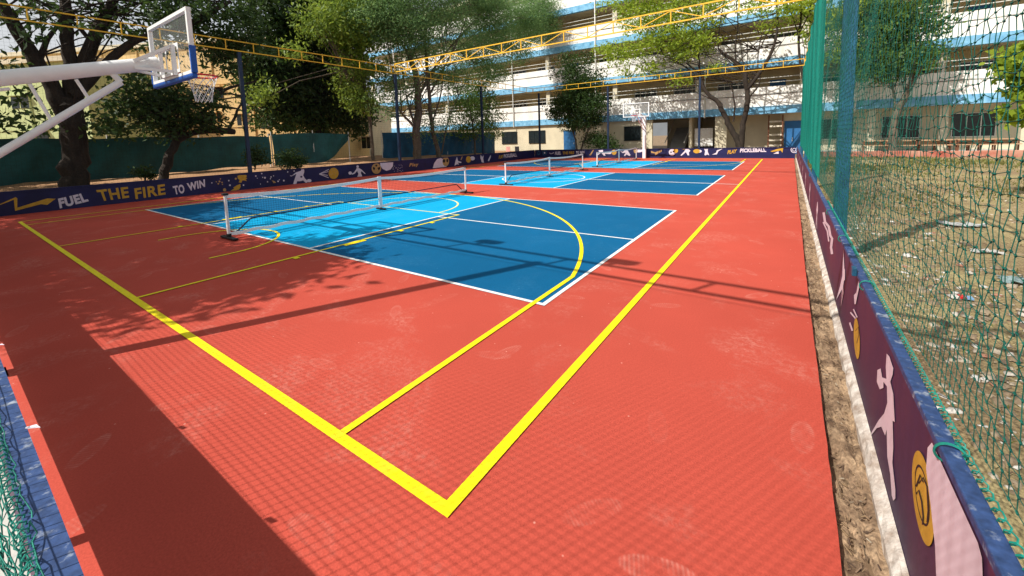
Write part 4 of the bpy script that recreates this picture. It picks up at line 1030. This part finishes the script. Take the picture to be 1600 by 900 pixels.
# tree before the ground-floor door
at, limb, blob = px_tools('y', 31.2)
lim = [limb([(902,240),(900,222),(896,208),(890,190),(884,160)], [.09,.08,.07,.06,.04]), limb([(906,240),(913,218),(920,200),(928,170)], [.08,.07,.06,.04]), limb([(896,205),(910,170),(905,130)], [.05,.04,.03])]
bl = [blob(905,150,34,26,0,1.3), blob(885,165,26,24,0,1.2), blob(925,170,28,26,0,1.3), blob(905,190,34,16,0,1.2), blob(895,120,30,18,0,1), blob(925,125,24,18,0,.9), blob(900,95,34,14,0,.7), blob(870,175,14,18,0,.8)]
tree('bushy_tree', 'bushy dark green tree with V-shaped stems before the blue door', (float(on_y(904, 240, 31.2)[0]), 31.2, 0), lim, bl, .15, LDARK, BARKG, twigs=18)
bl = [blob(942,222,16,14,0,1.6), blob(925,218,14,12,.3,1.4), blob(958,228,10,9,0,1.4)]
tree('hedge_bush', 'low dark bush behind the far board by a navy post', (float(on_y(942, 240, 31.2)[0]), 31.2, 0), [limb([(942,243),(942,230),(940,218)], [.05,.04,.02])], bl, .13, LDARK, BARKG, 'bushes behind the boards', cat='bush')
# lime green tree with bare crooked limbs before the right half of the building
at, limb, blob = px_tools('y', 31.6)
lim = [limb([(1160,245),(1153,222),(1143,203),(1132,180),(1122,160),(1105,146),(1096,128),(1088,112),(1072,98)], [.26,.22,.20,.18,.16,.13,.11,.08,.05]),
       limb([(1158,232),(1160,200),(1164,180),(1168,158),(1166,135),(1163,112),(1152,100),(1136,88),(1122,76)], [.20,.17,.17,.17,.16,.15,.12,.09,.06]),
       limb([(1167,140),(1186,116),(1198,96),(1208,76),(1214,50),(1215,20),(1210,-20)], [.13,.11,.10,.09,.07,.06,.05]),
       limb([(1146,190),(1148,165),(1144,140),(1143,128)], [.07,.06,.05,.04]), limb([(1170,152),(1184,136),(1188,122)], [.06,.05,.03]),
       limb([(1150,100),(1149,70),(1153,40),(1150,0)], [.06,.05,.04,.03]), limb([(1184,105),(1185,80),(1190,55)], [.05,.04,.03]),
       limb([(1096,126),(1076,108),(1056,96),(1036,86)], [.07,.06,.05,.03]), limb([(1094,122),(1092,92),(1085,70),(1060,40)], [.06,.05,.04,.03]), limb([(1206,80),(1222,66)], [.04,.02]),
       limb([(1122,76),(1124,45),(1130,10),(1140,-20)], [.05,.04,.03,.02])]
bl = [blob(1075,75,34,22,0,.9), blob(1100,60,26,18,0,.9), blob(1050,55,34,24,0,.9), blob(1000,75,34,18,0,.8), blob(965,90,26,14,0,.8), blob(945,78,20,14,0,.8), blob(1010,30,44,28,0,.8), blob(1060,20,44,26,0,.8), blob(1110,12,40,24,0,.7),
      blob(1195,40,12,10,0,.7), blob(1180,10,30,18,0,.6), blob(1240,10,30,16,0,.7), blob(1070,125,22,10,0,.6), blob(1020,105,24,12,0,.7), blob(980,115,18,8,0,.6), blob(1228,30,18,12,0,.6), blob(1120,105,20,10,0,.5), blob(1020,-10,90,24,0,.8)]
bl = [(c, r, int(n_*.75), 22, .28) for c, r, n_, a_, b__ in bl]
tree('crooked_tree', 'lime leaved tree with bare crooked limbs behind the PLAY PICKLEBALL lettering', (float(on_y(1160, 245, 31.6)[0]), 31.6, 0), lim, bl, .17, LLIME, BARKD, twigs=50)
at, limb, blob = px_tools('y', 32.2)
lim = [limb([(1258,140),(1250,95),(1248,60),(1252,20),(1250,-30)], [.09,.08,.07,.06,.05]), limb([(1262,250),(1262,200),(1258,140)], [.13,.11,.09]), limb([(1249,60),(1240,30),(1228,0)], [.05,.04,.02]), limb([(1250,50),(1265,20),(1280,-10)], [.05,.04,.02])]
bl = [blob(1255,5,34,20,0,.6), blob(1290,40,34,30,0,.6), blob(1310,80,20,26,0,.6), blob(1330,20,40,30,0,.7)]
tree('slender_tree', 'slender tree half hidden behind the dense green net edge', (float(on_y(1262, 250, 32.2)[0]), 32.2, 0), lim, bl, .16, LLIME, BARKD, twigs=12)
lim = [limb([(1395,240),(1397,205),(1400,180),(1415,150),(1432,118),(1445,90)], [.24,.2,.18,.16,.13,.08]), limb([(1400,180),(1395,140),(1385,100)], [.08,.06,.04])]
bl = [blob(1400,95,42,26,0,1), blob(1360,60,40,40,0,.9), blob(1420,40,46,34,0,1), blob(1375,110,30,20,0,.9), blob(1440,80,24,24,0,.8), blob(1380,10,60,30,0,.9), blob(1340,100,24,24,0,.7)]
tree('slanting_tree', 'tree with a slanting trunk before the building beyond the green net', (float(on_y(1395, 240, 32.2)[0]), 32.2, .1), lim, bl, .17, LMID, BARKG, twigs=24)
at, limb, blob = px_tools('y', 13.0)
lim = [limb([(1660,300),(1650,240),(1640,180),(1625,120),(1610,60)], [.06,.05,.04,.03,.02]), limb([(1645,200),(1610,180),(1590,180)], [.02,.015,.01]), limb([(1640,170),(1610,120),(1580,100)], [.025,.015,.01])]
bl = [blob(1585,105,22,16,0,6,18,.12,.3), blob(1590,178,16,12,0,6,18,.1,.3), blob(1592,140,10,18,0,3,16,.1,.2), blob(1640,100,40,60,0,4,18,.15,.5), blob(1595,80,18,14,0,5,16,.1,.3)]
tree('roadside_sapling', 'yellow green sapling in the dry field beyond the green net', (float(on_y(1660, 300, 13)[0]), 13.0, -.05), lim, bl, .13, LLIME, BARKG, aspect=.55)
# shrubs behind the left board
at, limb, blob = px_tools('x', -17.9)
for (px, py, rx, ry), lab in (((398,242,16,18), 'dark shrub at the foot of the navy post behind the paint splash'), ((452,248,20,18), 'dark shrub behind the crouching player figure'), ((225,268,14,6), 'small dark shrub between the two leaning trunks')):
    p = at(px, py+20)
    tree('shrub', lab, (float(p[0]), float(p[1]), .35), [limb([(px, py+24), (px+2, py+8), (px, py-6)], [.03,.025,.01])], [blob(px, py, rx, ry, 0, 3, 22, .12, .4), blob(px+rx*.6, py+5, rx*.6, ry*.6, 0, 3, 22, .1, .3)], .09, LDARK, BARKD, 'bushes behind the boards', cat='bush')
# trees outside the near fence: their shade dapples the left half of the court
def shade_tree(x, y, label, blobs):
    lim = [[(x, y, -.05, .3), (x+.1, y, 1.5, .26), (x+.2, y-.1, 3.2, .22), (x+.5, y, 5.0, .14)], [(x+.2, y-.1, 3, .15), (x+1.5, y+.3, 4.6, .1), (x+2.6, y+.3, 5.6, .05)], [(x+.2, y-.1, 3, .15), (x-1.5, y-.2, 4.6, .1), (x-2.6, y, 5.6, .05)]]
    tree('shade_tree', label, (x, y, -.05), lim, blobs, .16, LMID, BARKD, twigs=20)
shade_tree(-12.2, -4.2, 'broad shade tree outside the near fence behind the basketball stand', [((-12.5, -3.9, 5.2), (3.2, 1.9, 1.1), 480, 26, .32), ((-10.6, -3.4, 4.6), (1.9, 1.3, .8), 170, 26, .3), ((-15.5, -3.6, 5.5), (2.4, 1.6, 1.2), 260, 26, .34), ((-8.1, -3.7, 5.4), (2.0, 1.8, .8), 260, 26, .3), ((-7.5, -2.7, 5.0), (1.2, .9, .6), 90, 26, .28)])
shade_tree(-19.5, -3.8, 'shade tree outside the near corner beside the long teal tarpaulin', [((-19.3, -3.2, 5.6), (2.8, 1.6, 1.4), 340, 26, .34), ((-17.2, -3.4, 7.2), (2.6, 1.6, 1.0), 220, 26, .34)])

# ------------------------------------------------------------------ rubble, litter and grass on the field
def scatter_chips(name, n, area, smin, smax, m, label, cat, flat=.5):
    out_v, out_f = [], []
    x0, x1, y0, y1 = area
    u = RNG.random(n); x = x0+(x1-x0)*u**1.6; y = y0+(y1-y0)*RNG.random(n)
    s = smin*(smax/smin)**(RNG.random(n)**2.2); th = RNG.uniform(0, 6.28, n); asp = RNG.uniform(.4, 1, n); h = s*flat*RNG.uniform(.4, 1, n)
    base = np.array([[-1,-1,0],[1,-1,0],[1,1,0],[-1,1,0],[-.7,-.6,1],[.6,-.7,1],[.7,.6,1],[-.6,.7,1]], float)
    B = base[None]*(1+.3*RNG.standard_normal((n, 8, 3))*np.array([1, 1, .5]))
    B = B*np.stack([s/2, s*asp/2, h], -1)[:, None]
    c, sn = np.cos(th)[:, None], np.sin(th)[:, None]
    V = np.stack([B[..., 0]*c-B[..., 1]*sn+x[:, None], B[..., 0]*sn+B[..., 1]*c+y[:, None], B[..., 2]-.048+.0*h[:, None]], -1)
    F = np.arange(n)[:, None, None]*8+np.array([[4,5,6,7],[0,1,5,4],[1,2,6,5],[2,3,7,6],[3,0,4,7]])[None]
    o = np_mesh(name, V.reshape(-1, 3), F.reshape(-1, 4), m, None, np.repeat(RNG.random(n), 5), 'stuff'); return tag(o, label, cat)
RUBBLE = attr_mat('rubble_mix', [(0, (.22, .16, .10)), (.35, (.30, .23, .15)), (.6, (.40, .34, .26)), (.72, (.12, .085, .055)), (.925, (.52, .49, .44)), (.965, (.30, .13, .08)), (.992, (.12, .20, .22))])
scatter_chips('rubble', 9000, (1.9, 10, .0, 16), .008, .075, RUBBLE, 'loose stones and broken bits strewn over the dry field', 'rubble')
scatter_chips('rubble', 900, (1.9, 3.4, 1.2, 4.0), .012, .085, RUBBLE, 'heap of pale broken stones right beside the purple board', 'rubble')
scatter_chips('rubble', 1800, (2.1, 5.5, 4.0, 10), .015, .12, RUBBLE, 'band of broken tile and plaster bits behind the blue post', 'rubble', .3)
GRITM = attr_mat('grit_mix', [(0, (.20, .13, .08)), (.5, (.30, .2, .11)), (.8, (.10, .06, .04)), (.95, (.45, .38, .28))])
def grit():
    n = 1500; x = RNG.uniform(1.5, 1.62, n); y = RNG.uniform(-.5, 9, n); s = RNG.uniform(.004, .02, n)
    P = np.stack([x, y, np.full(n, -.045)], -1); D = RNG.standard_normal((n, 3))*s[:, None]; D[:, 2] *= .3
    V, F = seg_geo(np.stack([P, P+D], 1), s*.22); o = np_mesh('gutter_litter', V, F, GRITM, None, np.repeat(RNG.random(n), 3), 'stuff'); tag(o, 'dry leaf bits and grit lying in the soil gutter', 'litter')
grit()
PALEST = attr_mat('pale_stone_mix', [(0, (.46, .42, .36)), (.4, (.56, .54, .50)), (.7, (.36, .30, .22)), (.9, (.34, .16, .10))])
scatter_chips('rubble', 520, (2.0, 3.4, 4.2, 9.5), .012, .075, PALEST, 'pale plaster crumbs strewn around the foot of the blue post', 'rubble')
scatter_chips('rubble', 260, (1.95, 3.0, 1.6, 3.4), .012, .075, PALEST, 'pale stones and shards gathered close behind the purple board', 'rubble')
def straw():
    n = 14000; x = 1.9+(RNG.random(n)**1.6)*9; y = RNG.uniform(0, 18, n); a = RNG.uniform(0, 6.28, n); l = RNG.uniform(.02, .09, n)
    P = np.stack([x, y, np.full(n, -.034)], -1); D = np.stack([np.cos(a)*l, np.sin(a)*l, RNG.uniform(-.006, .016, n)], -1)
    V, F = seg_geo(np.stack([P, P+D], 1), .0022); o = np_mesh('straw', V, F, GRITM, None, np.repeat(RNG.random(n), 3), 'stuff'); tag(o, 'dry straw and twig litter all over the brown field', 'litter')
straw()
GRASS = leaf_mat('dry_grass', (.10, .095, .03), (.20, .21, .055), .3)
def grass():
    n = 30000; x = 1.95+(RNG.random(n)**1.5)*16; y = RNG.uniform(0, 31, n)
    k = (np.sin(x*.9+y*.5)+np.sin(y*.7-x*.4)+RNG.standard_normal(n)*.6+(y-12)*.06) > .1; x, y = x[k], y[k]; n = len(x)
    h = RNG.uniform(.03, .11, n)*(.6+.03*y); a = RNG.uniform(0, 6.28, n); wd = .006+.0012*y
    dx, dy = np.cos(a)*wd, np.sin(a)*wd; lean = RNG.standard_normal((n, 2))*.03
    z = np.full(n, -.06)
    V = np.stack([np.stack([x-dx, y-dy, z], -1), np.stack([x+dx, y+dy, z], -1), np.stack([x+lean[:, 0], y+lean[:, 1], z+h], -1)], 1)
    o = np_mesh('dry_grass', V.reshape(-1, 3), np.arange(3*n).reshape(-1, 3), GRASS, None, RNG.random(n), 'stuff'); tag(o, 'short dry grass growing over the far part of the field', 'grass')
grass()
SHEETM = mat('plastic_sheet', (.40, .41, .40), .5, .2, 6); 
for (px, py), (sx, sy), m_, lab in (((1505, 352), (.55, .18), SHEETM, 'torn pale plastic sheet lying on the field'), ((1585, 440), (.22, .14), mat('teal_scrap', (.20, .27, .27), .6, .3, 9), 'crumpled greenish plastic scrap among the stones'), ((1540, 395), (.3, .12), CONC, 'flat broken plaster slab on the brown soil')):
    p = on_z(px, py, -.03); n = 9; b = MB(); vs = []
    for i in range(n):
        for j in range(n): vs.append((p[0]+(i/(n-1)-.5)*sx+random.gauss(0, .02), p[1]+(j/(n-1)-.5)*sy*1.6+random.gauss(0, .02), -.025+abs(random.gauss(0, .022))))
    b.add(vs, [(i*n+j, i*n+n+j, i*n+n+j+1, i*n+j+1) for i in range(n-1) for j in range(n-1)]); o = b.build('debris_sheet', m_); tag(o, lab, 'debris', 'debris on the field')
p = on_z(1509, 466, -.04); t = thing('food_packet', 'small red and blue packet lying in the dry field', 'packet', tuple(map(float, p)))
MB().box((p[0]-.05, p[1]-.04, -.04), (p[0], p[1]+.04, -.02)).build('half', REDP, t); MB().box((p[0]+.002, p[1]-.04, -.04), (p[0]+.05, p[1]+.04, -.022)).build('half', mat('packet_blue', (.2, .38, .6), .4), t)
